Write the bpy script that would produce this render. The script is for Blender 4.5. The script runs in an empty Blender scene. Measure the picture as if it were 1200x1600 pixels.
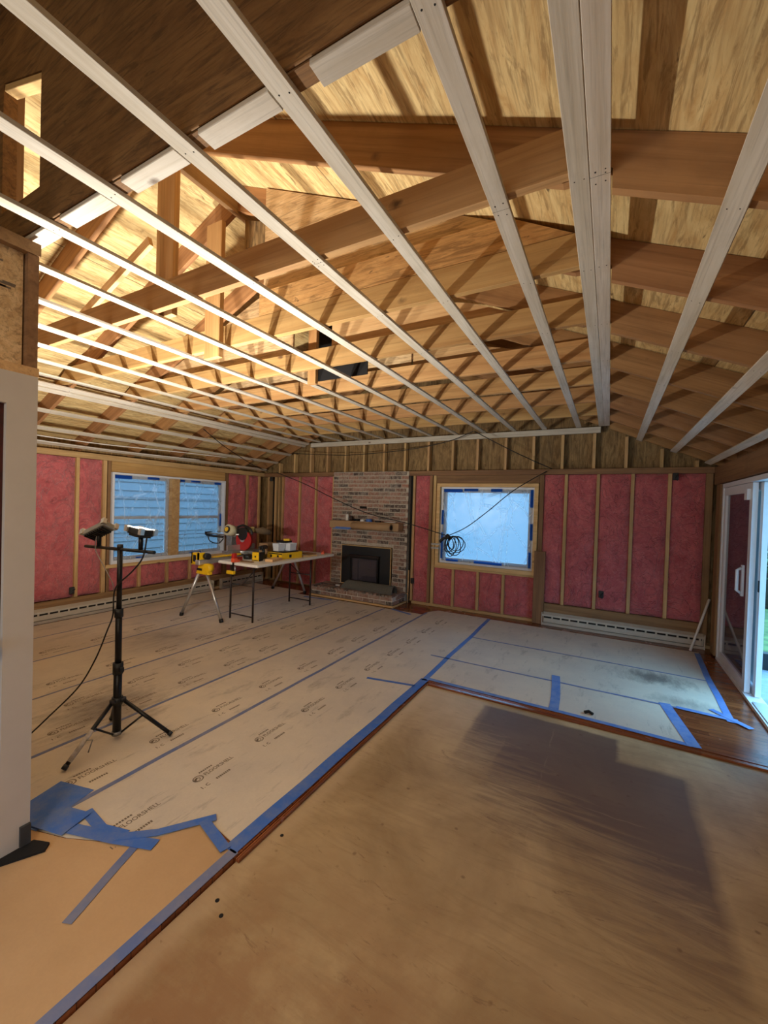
import bpy, bmesh, math, random
from mathutils import Vector, Matrix, noise
random.seed(7)
sc = bpy.context.scene
COL = sc.collection
R = math.radians

# ------------------------------------------------------------------ camera, world, lights, exposure
CH = 1.62
cam_d = bpy.data.cameras.new('camera'); cam = bpy.data.objects.new('camera', cam_d); COL.objects.link(cam)
cam_d.sensor_fit = 'VERTICAL'; cam_d.sensor_height = 36.0; cam_d.lens = 642.8 / 1600 * 36.0
cam_d.clip_start = 0.02
yaw, pit, rol = R(28.70), R(-0.855), R(1.788)
fw = Vector((-math.sin(yaw), math.cos(yaw), 0)); rt = Vector((math.cos(yaw), math.sin(yaw), 0)); upv = Vector((0, 0, 1))
w_ = fw * math.cos(pit) + upv * math.sin(pit); u_ = -fw * math.sin(pit) + upv * math.cos(pit)
r2 = rt * math.cos(rol) + u_ * math.sin(rol); u2 = -rt * math.sin(rol) + u_ * math.cos(rol)
M = Matrix((r2, u2, -w_)).transposed().to_4x4(); M.translation = Vector((0, 0, CH))
cam.matrix_world = M
sc.camera = cam

world = bpy.data.worlds.new('world'); sc.world = world; world.use_nodes = True
bg = world.node_tree.nodes['Background']
bg.inputs[0].default_value = (0.24, 0.60, 1.0, 1)
# overcast dusk sky: dimmer at the horizon, brighter overhead
wt = world.node_tree; tcw = wt.nodes.new('ShaderNodeTexCoord'); spw = wt.nodes.new('ShaderNodeSeparateXYZ'); mrw = wt.nodes.new('ShaderNodeMapRange')
wt.links.new(tcw.outputs['Generated'], spw.inputs[0]); wt.links.new(spw.outputs[2], mrw.inputs[0]); wt.links.new(mrw.outputs[0], bg.inputs[1])
for _i, _v in zip((1, 2, 3, 4), (0.05, 0.6, 1.4, 8.0)): mrw.inputs[_i].default_value = _v

def area_light(name, loc, direction, size, power, color, parent=None, spread=180, sizey=None):
    d = bpy.data.lights.new(name, 'AREA'); d.energy = power; d.color = color; d.size = size
    if sizey: d.shape = 'RECTANGLE'; d.size_y = sizey
    d.spread = R(spread)
    o = bpy.data.objects.new(name, d); COL.objects.link(o)
    o.rotation_euler = Vector(direction).to_track_quat('-Z', 'Y').to_euler()
    o.location = loc
    if parent: o.parent = parent
    return o
# the ceiling lamp of the room the photographer stands in (behind the camera)
area_light('room_light', (-0.7, -0.9, 2.5), (0, 0.25, -1), 0.7, 38, (1.0, 0.84, 0.64))
# added fill light behind the camera, paired with an added window
area_light('added_fill_light', (-1.0, -2.85, 1.6), (0, 1, 0), 2.6, 18, (0.95, 0.92, 0.86), None, 180, 1.5)
WORK_POWER = 150
WORK_COLOR = (1.0, 0.96, 0.88)

sc.view_settings.view_transform = 'Standard'; sc.view_settings.look = 'None'
sc.view_settings.gamma = 1; sc.view_settings.use_curve_mapping = False
sc.view_settings.exposure = 0.08

# ------------------------------------------------------------------ node helpers
def srgb(r, g, b):
    f = lambda c: (c / 255 / 12.92) if c / 255 <= 0.04045 else ((c / 255 + 0.055) / 1.055) ** 2.4
    return (f(r), f(g), f(b), 1)

class NT:
    def __init__(s, name):
        s.m = bpy.data.materials.new(name); s.m.use_nodes = True
        s.t = s.m.node_tree; s.t.nodes.clear()
        s.out = s.t.nodes.new('ShaderNodeOutputMaterial')
    def n(s, typ, **kw):
        nd = s.t.nodes.new(typ)
        for k, v in kw.items(): setattr(nd, k, v)
        return nd
    def l(s, a, b): s.t.links.new(a, b)
    def setv(s, sock, v):
        if hasattr(v, 'is_linked') or hasattr(v, 'links'): s.l(v, sock)
        else: sock.default_value = v
    def math(s, op, a, b=None, clamp=False):
        nd = s.n('ShaderNodeMath', operation=op); nd.use_clamp = clamp
        s.setv(nd.inputs[0], a)
        if b is not None: s.setv(nd.inputs[1], b)
        return nd.outputs[0]
    def mix(s, fac, a, b, blend='MIX'):
        nd = s.n('ShaderNodeMix', data_type='RGBA', blend_type=blend)
        s.setv(nd.inputs[0], fac); s.setv(nd.inputs[6], a); s.setv(nd.inputs[7], b)
        return nd.outputs[2]
    def ramp(s, v, lo, hi, a=0.0, b=1.0):
        nd = s.n('ShaderNodeMapRange'); nd.clamp = True
        s.setv(nd.inputs[0], v)
        for i, x in zip((1, 2, 3, 4), (lo, hi, a, b)): nd.inputs[i].default_value = x
        return nd.outputs[0]
    def noise(s, vec, scale, detail=4, rough=0.55, dist=0):
        nd = s.n('ShaderNodeTexNoise'); s.setv(nd.inputs['Vector'], vec)
        nd.inputs['Scale'].default_value = scale; nd.inputs['Detail'].default_value = detail
        nd.inputs['Roughness'].default_value = rough; nd.inputs['Distortion'].default_value = dist
        return nd.outputs[0]
    def map(s, vec, scale=(1, 1, 1), loc=(0, 0, 0)):
        nd = s.n('ShaderNodeMapping'); s.l(vec, nd.inputs[0])
        nd.inputs['Scale'].default_value = scale; nd.inputs['Location'].default_value = loc
        return nd.outputs[0]
    def objco(s, rand=True):
        tc = s.n('ShaderNodeTexCoord').outputs['Object']
        if not rand: return tc
        oi = s.n('ShaderNodeObjectInfo').outputs['Random']
        v = s.math('MULTIPLY', oi, 57.0)
        cb = s.n('ShaderNodeCombineXYZ'); s.l(v, cb.inputs[0]); s.l(v, cb.inputs[1]); s.l(v, cb.inputs[2])
        ad = s.n('ShaderNodeVectorMath', operation='ADD'); s.l(tc, ad.inputs[0]); s.l(cb.outputs[0], ad.inputs[1])
        return ad.outputs[0]
    def rnd(s): return s.n('ShaderNodeObjectInfo').outputs['Random']
    def bsdf(s, col, rough=0.7, metal=0.0, bump=None, bstr=0.3, bdist=0.01, **kw):
        b = s.n('ShaderNodeBsdfPrincipled')
        s.setv(b.inputs['Base Color'], col); s.setv(b.inputs['Roughness'], rough); b.inputs['Metallic'].default_value = metal
        for k, v in kw.items(): s.setv(b.inputs[k], v)
        if bump is not None:
            bp = s.n('ShaderNodeBump'); s.l(bump, bp.inputs['Height'])
            bp.inputs['Strength'].default_value = bstr; bp.inputs['Distance'].default_value = bdist
            s.l(bp.outputs[0], b.inputs['Normal'])
        s.l(b.outputs[0], s.out.inputs[0]); return b

def plain(name, col, rough=0.6, metal=0.0, var=0.12, scale=30, **kw):
    n = NT(name); co = n.objco()
    f = n.noise(co, scale, 3)
    c2 = tuple(max(0, c * (1 - var * 2)) for c in col[:3]) + (1,)
    n.bsdf(n.mix(n.ramp(f, .3, .7), c2, col), rough, metal, bump=f, bstr=0.08, bdist=.002, **kw)
    return n.m

def wood(name, light, dark, knot=(0.10, 0.045, 0.015, 1), gs=14, knots=1.0, var=0.35, stretch=0.05, rough=0.75, smudge=0.35, ks=2.6):
    """lumber: grain runs along local X"""
    n = NT(name); co = n.objco()
    st = n.map(co, (stretch, 1, 1))
    g = n.noise(st, gs, 6, .62, .6)
    g2 = n.noise(n.map(co, (stretch * .5, 1, 1)), gs * 5, 3, .6, .3)
    c = n.mix(n.ramp(g, .34, .68), light, dark)
    c = n.mix(n.math('MULTIPLY', n.ramp(g2, .52, .72), .45), c, tuple(x * .55 for x in dark[:3]) + (1,))
    rn = n.rnd()
    hs = n.n('ShaderNodeHueSaturation'); n.l(c, hs.inputs['Color'])
    n.l(n.ramp(rn, 0, 1, 1 - var * .5, 1 + var * .35), hs.inputs['Value'])
    n.l(n.ramp(n.math('FRACT', n.math('MULTIPLY', rn, 7.31)), 0, 1, .496, .507), hs.inputs['Hue'])
    c = hs.outputs[0]
    sm = n.noise(co, 3.1, 5, .7)
    c = n.mix(n.math('MULTIPLY', n.ramp(sm, .5, .78), smudge), c, tuple(x * .45 for x in dark[:3]) + (1,))
    if knots:
        v = n.n('ShaderNodeTexVoronoi'); n.l(n.map(co, (.75, 1.2, 1.2)), v.inputs[0]); v.inputs['Scale'].default_value = ks
        kd = n.math('ADD', v.outputs['Distance'], n.math('MULTIPLY', n.noise(co, 40, 2), .05))
        km = n.ramp(kd, .055, .11, knots, 0)
        c = n.mix(km, c, knot)
    n.bsdf(c, rough, bump=g2, bstr=.25, bdist=.003)
    return n.m

def plywood(name, light, dark, axis=0, seam=(1.22, 2.44), rough=.8, knots=.9, seams=True, blotch=.35):
    """sheet goods in world-ish object coords; grain along local axis"""
    n = NT(name); co = n.objco(False)
    s = [1, 1, 1]; s[axis] = .22
    st = n.map(co, tuple(s))
    g = n.noise(st, 9, 7, .68, 2.4)
    wv = n.noise(n.map(co, tuple(x if i != axis else .12 for i, x in enumerate((1, 1, 1)))), 26, 5, .7, 1.6)
    c = n.mix(n.ramp(g, .36, .66), light, dark)
    c = n.mix(n.math('MULTIPLY', n.ramp(wv, .52, .62), .7), c, tuple(x * .5 for x in dark[:3]) + (1,))
    fine = n.noise(n.map(co, tuple(x if i != axis else .06 for i, x in enumerate((1, 1, 1)))), 70, 3, .6, .4)
    c = n.mix(n.math('MULTIPLY', n.ramp(fine, .5, .62), .4), c, tuple(x * .55 for x in dark[:3]) + (1,))
    big = n.noise(co, 1.4, 4, .6)
    c = n.mix(n.math('MULTIPLY', n.ramp(big, .5, .7), blotch), c, tuple(x * .5 for x in dark[:3]) + (1,))
    if knots:
        v = n.n('ShaderNodeTexVoronoi'); n.l(st, v.inputs[0]); v.inputs['Scale'].default_value = 5
        kd = n.math('ADD', v.outputs['Distance'], n.math('MULTIPLY', n.noise(co, 22, 3), .10))
        n2_ = n.n('ShaderNodeSeparateColor'); n.l(v.outputs['Color'], n2_.inputs[0])
        gate = n.math('GREATER_THAN', n2_.outputs[0], .45)
        c = n.mix(n.math('MULTIPLY', gate, n.ramp(kd, .11, .19, knots, 0)), c, (0.10, .05, .018, 1))
        fk = n.noise(n.map(co, tuple(x * (1 if i != axis else .35) for i, x in enumerate((1, 1, 1)))), 13, 3, .6, 1)
        c = n.mix(n.math('MULTIPLY', n.ramp(fk, .69, .73), .75), c, (0.10, .05, .018, 1))
    if seams:
        sp = n.n('ShaderNodeSeparateXYZ'); n.l(co, sp.inputs[0])
        j1 = n.math('LESS_THAN', n.math('FRACT', n.math('DIVIDE', n.math('ADD', sp.outputs[0], 20.3), 1.10)), .006)
        j2 = n.math('LESS_THAN', n.math('FRACT', n.math('DIVIDE', n.math('ADD', sp.outputs[1], 20.0), 2.62)), .0026)
        c = n.mix(n.math('MULTIPLY', n.math('MAXIMUM', j1, j2), .8), c, (0.06, .03, .012, 1))
    n.bsdf(c, rough, bump=wv, bstr=.3, bdist=.003)
    return n.m

# ------------------------------------------------------------------ materials
M_strip = wood('strapping_wood', srgb(216, 206, 190), srgb(192, 178, 156), gs=22, knots=.8, var=.15, smudge=.22, ks=3.2)
M_joist = wood('framing_lumber', srgb(204, 160, 102), srgb(168, 120, 68), gs=10, knots=.9, var=.3, smudge=.2)
M_rafter = wood('rafter_lumber', srgb(178, 130, 82), srgb(136, 92, 52), gs=10, knots=.9, var=.3, smudge=.3)
M_stud = wood('stud_lumber', srgb(212, 174, 120), srgb(180, 138, 88), gs=18, knots=.9, var=.3)
M_oldwood = wood('aged_lumber', srgb(158, 118, 78), srgb(122, 86, 54), gs=12, knots=.7, var=.3)
M_newwood = wood('new_pine', srgb(226, 188, 132), srgb(200, 152, 96), gs=16, knots=.9, var=.2, smudge=.15)
M_sheath = plywood('roof_plywood', srgb(222, 196, 138), srgb(190, 152, 94), axis=1)
M_gable = plywood('gable_plywood', srgb(228, 196, 148), srgb(200, 160, 110), axis=0, blotch=.2, seams=False)
M_oldply = plywood('aged_plywood', srgb(168, 136, 88), srgb(122, 94, 56), axis=2, blotch=.6, seams=False)
M_brownply = plywood('brown_plywood', srgb(150, 108, 60), srgb(120, 82, 42), axis=0, blotch=.35, knots=.6, seams=False)
M_drywall = plain('painted_drywall', srgb(196, 186, 174), .8, var=.03, scale=8)
M_white = plain('white_vinyl', srgb(226, 228, 232), .35, var=.02)
M_whitelam = plain('white_plastic_top', srgb(228, 222, 212), .45, var=.05)
M_black = plain('black_steel', srgb(26, 25, 26), .38, .3, var=.2)
M_blackpl = plain('black_plastic', srgb(22, 22, 24), .5, var=.1)
M_dark = plain('dark_cavity', srgb(18, 14, 12), .9)
M_brownleg = plain('brown_steel', srgb(58, 44, 38), .45, .4)
M_alu = plain('aluminium', srgb(206, 204, 200), .32, .75, var=.05)
M_grey = plain('grey_metal', srgb(150, 148, 144), .4, .6)
M_yellow = plain('yellow_plastic', srgb(240, 190, 20), .45, var=.06)
M_red = plain('red_plastic', srgb(178, 34, 30), .4, var=.1)
M_orange = plain('orange_plastic', srgb(230, 90, 50), .5)
M_cord = plain('black_rubber', srgb(20, 18, 18), .55)
M_heater = plain('cream_enamel', srgb(196, 184, 164), .45, var=.06, scale=12)
M_kraft = plain('kraft_paper', srgb(176, 140, 100), .8, var=.06, scale=6)
M_felt = plain('grey_felt', srgb(98, 94, 84), .95, var=.12, scale=60)
M_orangejoist = plywood('orange_board', srgb(214, 166, 104), srgb(184, 134, 76), axis=0, blotch=.15, seams=False)
M_maroon = wood('mahogany_door', srgb(78, 26, 14), srgb(52, 16, 9), gs=12, knots=0)
M_card = plain('cardboard', srgb(150, 118, 84), .85)
M_clearbin = plain('cloudy_plastic', srgb(210, 214, 220), .3, var=.05)
M_tan = plain('tan_felt', srgb(110, 90, 66), .9)
M_rubber = plain('grey_rubber', srgb(60, 58, 56), .8)

def mat_tape():
    n = NT('blue_tape'); co = n.objco()
    f = n.noise(co, 9, 5, .7)
    n.bsdf(n.mix(n.ramp(f, .42, .7), srgb(58, 106, 186), srgb(104, 124, 172)), .6, bump=n.noise(co, 60, 3), bstr=.2, bdist=.002)
    return n.m
M_tape = mat_tape()
def mat_tape_dusty():
    n = NT('dusty_blue_tape'); co = n.objco()
    f = n.noise(co, 4, 5, .7)
    n.bsdf(n.mix(n.ramp(f, .38, .66), srgb(96, 112, 156), srgb(134, 132, 146)), .75)
    return n.m
M_tapedust = mat_tape_dusty()
M_tapeworn = (lambda n: (n.bsdf(n.mix(n.ramp(n.noise(n.objco(), 14, 5, .75), .42, .62), srgb(86, 122, 184), srgb(120, 142, 186)), .7), n.m)[1])(NT('worn_blue_tape'))

def mat_insul():
    n = NT('pink_fibreglass'); co = n.objco()
    f = n.noise(co, 5, 7, .72, .6); f2 = n.noise(co, 34, 5, .7)
    c = n.mix(n.ramp(f, .35, .7), srgb(216, 112, 112), srgb(176, 74, 78))
    c = n.mix(n.math('MULTIPLY', n.ramp(f2, .52, .75), .5), c, srgb(236, 160, 156))
    c = n.mix(n.math('MULTIPLY', n.ramp(n.noise(co, 2.2, 6, .75), .62, .74), .55), c, srgb(104, 46, 46))
    h = n.math('ADD', f, n.math('MULTIPLY', f2, .35))
    cr = n.noise(n.map(co, (1, 1, .8)), 3.4, 3, .5, 2.5)
    ridge = n.ramp(n.math('ABSOLUTE', n.math('SUBTRACT', cr, .5)), 0, .022, 1, 0)
    c = n.mix(n.math('MULTIPLY', n.math('MULTIPLY', ridge, n.ramp(f, .48, .6)), .3), c, srgb(124, 50, 52))  # darker pink paints shade into the creases
    h = n.math('SUBTRACT', h, n.math('MULTIPLY', ridge, .3))
    n.bsdf(c, .95, bump=h, bstr=.8, bdist=.05, **{'Sheen Weight': .3})
    return n.m
M_insul = mat_insul()

def mat_paper(plainp=False):
    n = NT('floor_paper_plain' if plainp else 'floor_paper'); co = n.objco()
    f = n.noise(co, 1.6, 6, .65); g = n.noise(n.map(co, (3, 1, 1)), 2.0, 5, .7); d = n.noise(co, 90, 2)
    a, b = (srgb(206, 166, 120), srgb(192, 152, 106)) if plainp else (srgb(220, 204, 180), srgb(202, 188, 170))
    c = n.mix(n.ramp(f, .35, .68), a, b)
    if not plainp:
        c = n.mix(n.math('MULTIPLY', n.ramp(g, .57, .74), .5), c, srgb(120, 106, 92))
        c = n.mix(n.math('MULTIPLY', n.ramp(n.noise(co, 1.1, 4), .56, .7), .35), c, srgb(222, 204, 178))
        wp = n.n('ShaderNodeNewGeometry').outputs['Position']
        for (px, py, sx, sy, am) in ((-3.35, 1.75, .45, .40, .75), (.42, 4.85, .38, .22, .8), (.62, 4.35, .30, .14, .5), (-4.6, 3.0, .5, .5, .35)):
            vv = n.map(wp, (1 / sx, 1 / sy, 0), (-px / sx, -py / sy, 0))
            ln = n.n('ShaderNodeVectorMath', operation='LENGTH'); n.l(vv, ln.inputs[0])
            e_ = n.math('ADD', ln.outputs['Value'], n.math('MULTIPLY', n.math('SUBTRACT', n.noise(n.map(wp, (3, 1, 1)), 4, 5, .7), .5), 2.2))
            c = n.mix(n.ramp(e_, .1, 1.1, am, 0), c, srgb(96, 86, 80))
        st_ = n.noise(n.map(wp, (5, .8, 1)), 3.2, 5, .7)
        c = n.mix(n.math('MULTIPLY', n.ramp(st_, .60, .70), .4), c, srgb(118, 104, 92))
    c = n.mix(n.math('MULTIPLY', d, .12), c, srgb(110, 84, 56))
    n.bsdf(c, .75, bump=n.noise(co, 3, 4), bstr=.35, bdist=.01)
    return n.m
M_paper = mat_paper(); M_paperplain = mat_paper(True)
M_ink = plain('grey_ink', srgb(122, 104, 86), .8, var=.15)

def mat_hardwood():
    n = NT('hardwood_floor'); co = n.objco(False)
    sp = n.n('ShaderNodeSeparateXYZ'); n.l(co, sp.inputs[0])
    row = n.math('FLOOR', n.math('DIVIDE', sp.outputs[1], .057))
    wn = n.n('ShaderNodeTexWhiteNoise', noise_dimensions='1D'); n.l(row, wn.inputs[1])
    xs = n.math('FLOOR', n.math('ADD', n.math('DIVIDE', sp.outputs[0], .8), n.math('MULTIPLY', wn.outputs[0], 9)))
    wn2 = n.n('ShaderNodeTexWhiteNoise', noise_dimensions='2D')
    cb = n.n('ShaderNodeCombineXYZ'); n.l(row, cb.inputs[0]); n.l(xs, cb.inputs[1]); n.l(cb.outputs[0], wn2.inputs[0])
    g = n.noise(n.map(co, (.08, 1, 1)), 40, 5, .6)
    c = n.mix(wn2.outputs[0], srgb(150, 84, 46), srgb(116, 60, 32))
    c = n.mix(n.ramp(g, .4, .7, 0, .5), c, srgb(80, 38, 20))
    gap = n.math('LESS_THAN', n.math('FRACT', n.math('DIVIDE', sp.outputs[1], .057)), .04)
    c = n.mix(gap, c, srgb(40, 20, 12))
    n.bsdf(c, n.ramp(n.noise(co, 5, 4), .3, .7, .14, .30), bump=g, bstr=.1, bdist=.002)
    return n.m
M_hard = mat_hardwood()

def mat_subfloor():
    n = NT('stained_subfloor'); co = n.objco(False)
    sp = n.n('ShaderNodeSeparateXYZ'); n.l(co, sp.inputs[0])
    wob = n.math('MULTIPLY', n.math('SUBTRACT', n.noise(co, 5, 4), .5), .05)
    X = n.math('ADD', sp.outputs[0], wob); Y = n.math('ADD', sp.outputs[1], wob)
    f = n.noise(co, 1.5, 7, .62, .5); f2 = n.noise(n.map(co, (.14, 1, 1)), 13, 6, .7, 1.4)
    c = n.mix(n.ramp(f, .33, .68), srgb(196, 168, 124), srgb(148, 120, 82))
    c = n.mix(n.math('MULTIPLY', n.ramp(f2, .48, .70), .3), c, srgb(116, 86, 54))
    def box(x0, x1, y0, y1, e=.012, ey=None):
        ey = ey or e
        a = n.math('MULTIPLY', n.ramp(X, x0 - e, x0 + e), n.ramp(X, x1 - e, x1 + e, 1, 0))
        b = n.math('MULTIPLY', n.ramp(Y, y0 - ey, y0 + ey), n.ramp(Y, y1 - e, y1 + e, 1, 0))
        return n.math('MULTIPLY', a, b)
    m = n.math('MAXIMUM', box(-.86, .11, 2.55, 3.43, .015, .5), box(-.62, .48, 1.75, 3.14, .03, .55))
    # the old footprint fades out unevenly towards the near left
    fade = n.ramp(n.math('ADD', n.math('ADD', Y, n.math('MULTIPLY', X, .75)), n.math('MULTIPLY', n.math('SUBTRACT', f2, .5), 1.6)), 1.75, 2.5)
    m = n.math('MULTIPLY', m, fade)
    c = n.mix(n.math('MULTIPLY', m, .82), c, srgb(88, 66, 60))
    # reddish worn patches near the doorway
    pz = n.noise(co, 2.3, 6, .7)
    c = n.mix(n.math('MULTIPLY', n.math('MULTIPLY', n.ramp(Y, .7, 1.7, 1, 0), n.ramp(pz, .40, .56)), .8), c, srgb(140, 94, 58))
    # pale glue and scrape line along the finished floor edge
    c = n.mix(n.math('MULTIPLY', n.math('MULTIPLY', n.ramp(X, -1.37, -1.30, 1, 0), n.ramp(f, .3, .5)), .5), c, srgb(206, 178, 140))
    # sheet joints
    j = n.math('MAXIMUM', box(-.312, -.306, 1.9, 4, .003), box(-2, 2, 2.54, 2.545, .003))
    c = n.mix(n.math('MULTIPLY', j, n.ramp(n.noise(co, 3, 3), .45, .6, 0, .22)), c, srgb(214, 186, 150))
    # spots and old nail holes
    v = n.n('ShaderNodeTexVoronoi'); n.l(co, v.inputs[0]); v.inputs['Scale'].default_value = 7
    kd = n.math('ADD', v.outputs['Distance'], n.math('MULTIPLY', n.noise(co, 30, 2), .1))
    c = n.mix(n.ramp(kd, .07, .13, .55, 0), c, srgb(84, 50, 28))
    scr = n.noise(n.map(co, (.3, 1, 1)), 12, 6, .75, 2)
    c = n.mix(n.math('MULTIPLY', n.ramp(scr, .60, .68), .5), c, srgb(96, 66, 44))
    c = n.mix(n.math('MULTIPLY', n.math('MULTIPLY', n.ramp(Y, 2.6, 3.3), n.ramp(X, -.9, -.8, 1, 0)), .45), c, srgb(222, 192, 152))
    c = n.mix(n.ramp(Y, 2.4, .9, 0, .28), c, srgb(138, 96, 58))
    n.bsdf(c, .6, bump=f2, bstr=.2, bdist=.004)
    return n.m
M_sub = mat_subfloor()

def mat_brick():
    n = NT('old_brick'); co = n.objco(False)
    ri = n.n('ShaderNodeNewGeometry').outputs['Random Per Island']
    c = n.mix(ri, srgb(158, 112, 92), srgb(122, 92, 78))
    r2_ = n.math('FRACT', n.math('MULTIPLY', ri, 13.7))
    c = n.mix(n.math('GREATER_THAN', r2_, .82), c, srgb(74, 58, 52))
    f = n.noise(co, 26, 5, .7); g = n.noise(co, 3, 5, .7)
    c = n.mix(n.math('MULTIPLY', n.ramp(f, .42, .66), .6), c, srgb(186, 170, 150))
    c = n.mix(n.math('MULTIPLY', n.ramp(g, .5, .66), .45), c, srgb(170, 158, 146))
    n.bsdf(c, .9, bump=f, bstr=.5, bdist=.006)
    return n.m
M_brick = mat_brick()
M_mortar = plain('mortar', srgb(196, 182, 162), .95, var=.15, scale=40)
M_mortarw = plain('pale_mortar', srgb(226, 214, 196), .95, var=.12, scale=40)

def mat_glass(name, tint=(.95, .97, 1, 1), dirt=0.0, rough=.03):
    n = NT(name)
    fr = n.n('ShaderNodeFresnel'); fr.inputs[0].default_value = 1.5
    g = n.n('ShaderNodeBsdfGlossy'); g.inputs['Roughness'].default_value = rough
    t = n.n('ShaderNodeBsdfTransparent'); t.inputs[0].default_value = tint
    mx = n.n('ShaderNodeMixShader'); n.l(n.math('MULTIPLY', fr.outputs[0], 1.6, True), mx.inputs[0]); n.l(t.outputs[0], mx.inputs[1]); n.l(g.outputs[0], mx.inputs[2])
    last = mx.outputs[0]
    if dirt:
        d = n.n('ShaderNodeBsdfDiffuse'); d.inputs[0].default_value = srgb(120, 110, 120)
        m2 = n.n('ShaderNodeMixShader'); m2.inputs[0].default_value = dirt; n.l(last, m2.inputs[1]); n.l(d.outputs[0], m2.inputs[2]); last = m2.outputs[0]
    n.l(last, n.out.inputs[0]); return n.m
M_glass = mat_glass('window_glass', rough=.3)
M_screen = mat_glass('dark_reflective_glass', (.34, .36, .42, 1), .22)
M_fireglass = mat_glass('sooty_glass', (.30, .28, .27, 1), .3)

def mat_plastic():
    n = NT('clear_poly_sheet'); co = n.objco()
    rt_ = n.n('ShaderNodeMapping'); n.l(co, rt_.inputs[0]); rt_.inputs['Rotation'].default_value = (.6, .7, .5); rt_.inputs['Scale'].default_value = (1, 1, .35)
    w1 = n.noise(rt_.outputs[0], 3.2, 3, .5, 1.6); w2 = n.noise(n.map(co, (.35, .35, 1.2)), 4.5, 3, .5, 2.0)
    r1 = n.ramp(n.math('ABSOLUTE', n.math('SUBTRACT', w1, .5)), 0, .016, 1, 0)
    r2b = n.ramp(n.math('ABSOLUTE', n.math('SUBTRACT', w2, .5)), 0, .012, 1, 0)
    va = n.n('ShaderNodeTexVoronoi', feature='DISTANCE_TO_EDGE'); n.l(rt_.outputs[0], va.inputs[0]); va.inputs['Scale'].default_value = 4.2
    vb = n.n('ShaderNodeTexVoronoi', feature='DISTANCE_TO_EDGE'); n.l(n.map(co, (1, 1, .5)), vb.inputs[0]); vb.inputs['Scale'].default_value = 2.6
    ca = n.math('MULTIPLY', n.ramp(va.outputs['Distance'], 0, .045, 1, 0), n.ramp(w2, .40, .60))
    cb_ = n.math('MULTIPLY', n.ramp(vb.outputs['Distance'], 0, .03, 1, 0), n.ramp(w1, .42, .58))
    cr = n.math('MAXIMUM', ca, cb_)
    tr = n.n('ShaderNodeBsdfTransparent'); tr.inputs[0].default_value = (.80, .80, .80, 1)
    tl = n.n('ShaderNodeBsdfTranslucent'); n.l(n.mix(cr, (.50, .55, .6, 1), (1, 1, 1, 1)), tl.inputs[0])
    df = n.n('ShaderNodeBsdfDiffuse'); df.inputs[0].default_value = (.8, .85, .9, 1)
    gl = n.n('ShaderNodeBsdfGlossy'); gl.inputs['Roughness'].default_value = .25
    bp = n.n('ShaderNodeBump'); n.l(n.math('ADD', w1, w2), bp.inputs['Height']); bp.inputs['Strength'].default_value = .5; bp.inputs['Distance'].default_value = .02
    for q in (gl, df, tl): n.l(bp.outputs[0], q.inputs['Normal'])
    a = n.n('ShaderNodeMixShader'); n.l(n.ramp(cr, 0, 1, .25, .95), a.inputs[0]); n.l(tr.outputs[0], a.inputs[1]); n.l(tl.outputs[0], a.inputs[2])
    b = n.n('ShaderNodeMixShader'); n.l(n.ramp(cr, 0, 1, .05, .22), b.inputs[0]); n.l(a.outputs[0], b.inputs[1]); n.l(df.outputs[0], b.inputs[2])
    c = n.n('ShaderNodeMixShader'); c.inputs[0].default_value = .02; n.l(b.outputs[0], c.inputs[1]); n.l(gl.outputs[0], c.inputs[2])
    n.l(c.outputs[0], n.out.inputs[0]); return n.m
M_poly = mat_plastic()

def mat_wtape():
    n = NT('backlit_blue_tape'); t = n.n('ShaderNodeBsdfTranslucent'); t.inputs[0].default_value = srgb(120, 190, 252)
    d = n.n('ShaderNodeBsdfDiffuse'); d.inputs[0].default_value = srgb(50, 96, 180)
    m = n.n('ShaderNodeMixShader'); m.inputs[0].default_value = .3; n.l(t.outputs[0], m.inputs[1]); n.l(d.outputs[0], m.inputs[2]); n.l(m.outputs[0], n.out.inputs[0]); return n.m
M_wtape = mat_wtape()
def mat_emit(name, col, s):
    n = NT(name); e = n.n('ShaderNodeEmission'); e.inputs[0].default_value = col; e.inputs[1].default_value = s
    n.l(e.outputs[0], n.out.inputs[0]); return n.m
M_led = mat_emit('led_panel', (1, .98, .86, 1), 9)
M_grass = plain('lawn', srgb(96, 120, 62), .9, var=.3, scale=6)
M_deck = plain('grey_deck', srgb(150, 160, 172), .7, var=.15, scale=10)
M_leaf = plain('leaves', srgb(112, 134, 110), .8, var=.3, scale=4)
M_bark = plain('bark', srgb(78, 62, 50), .9, var=.3)

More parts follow.
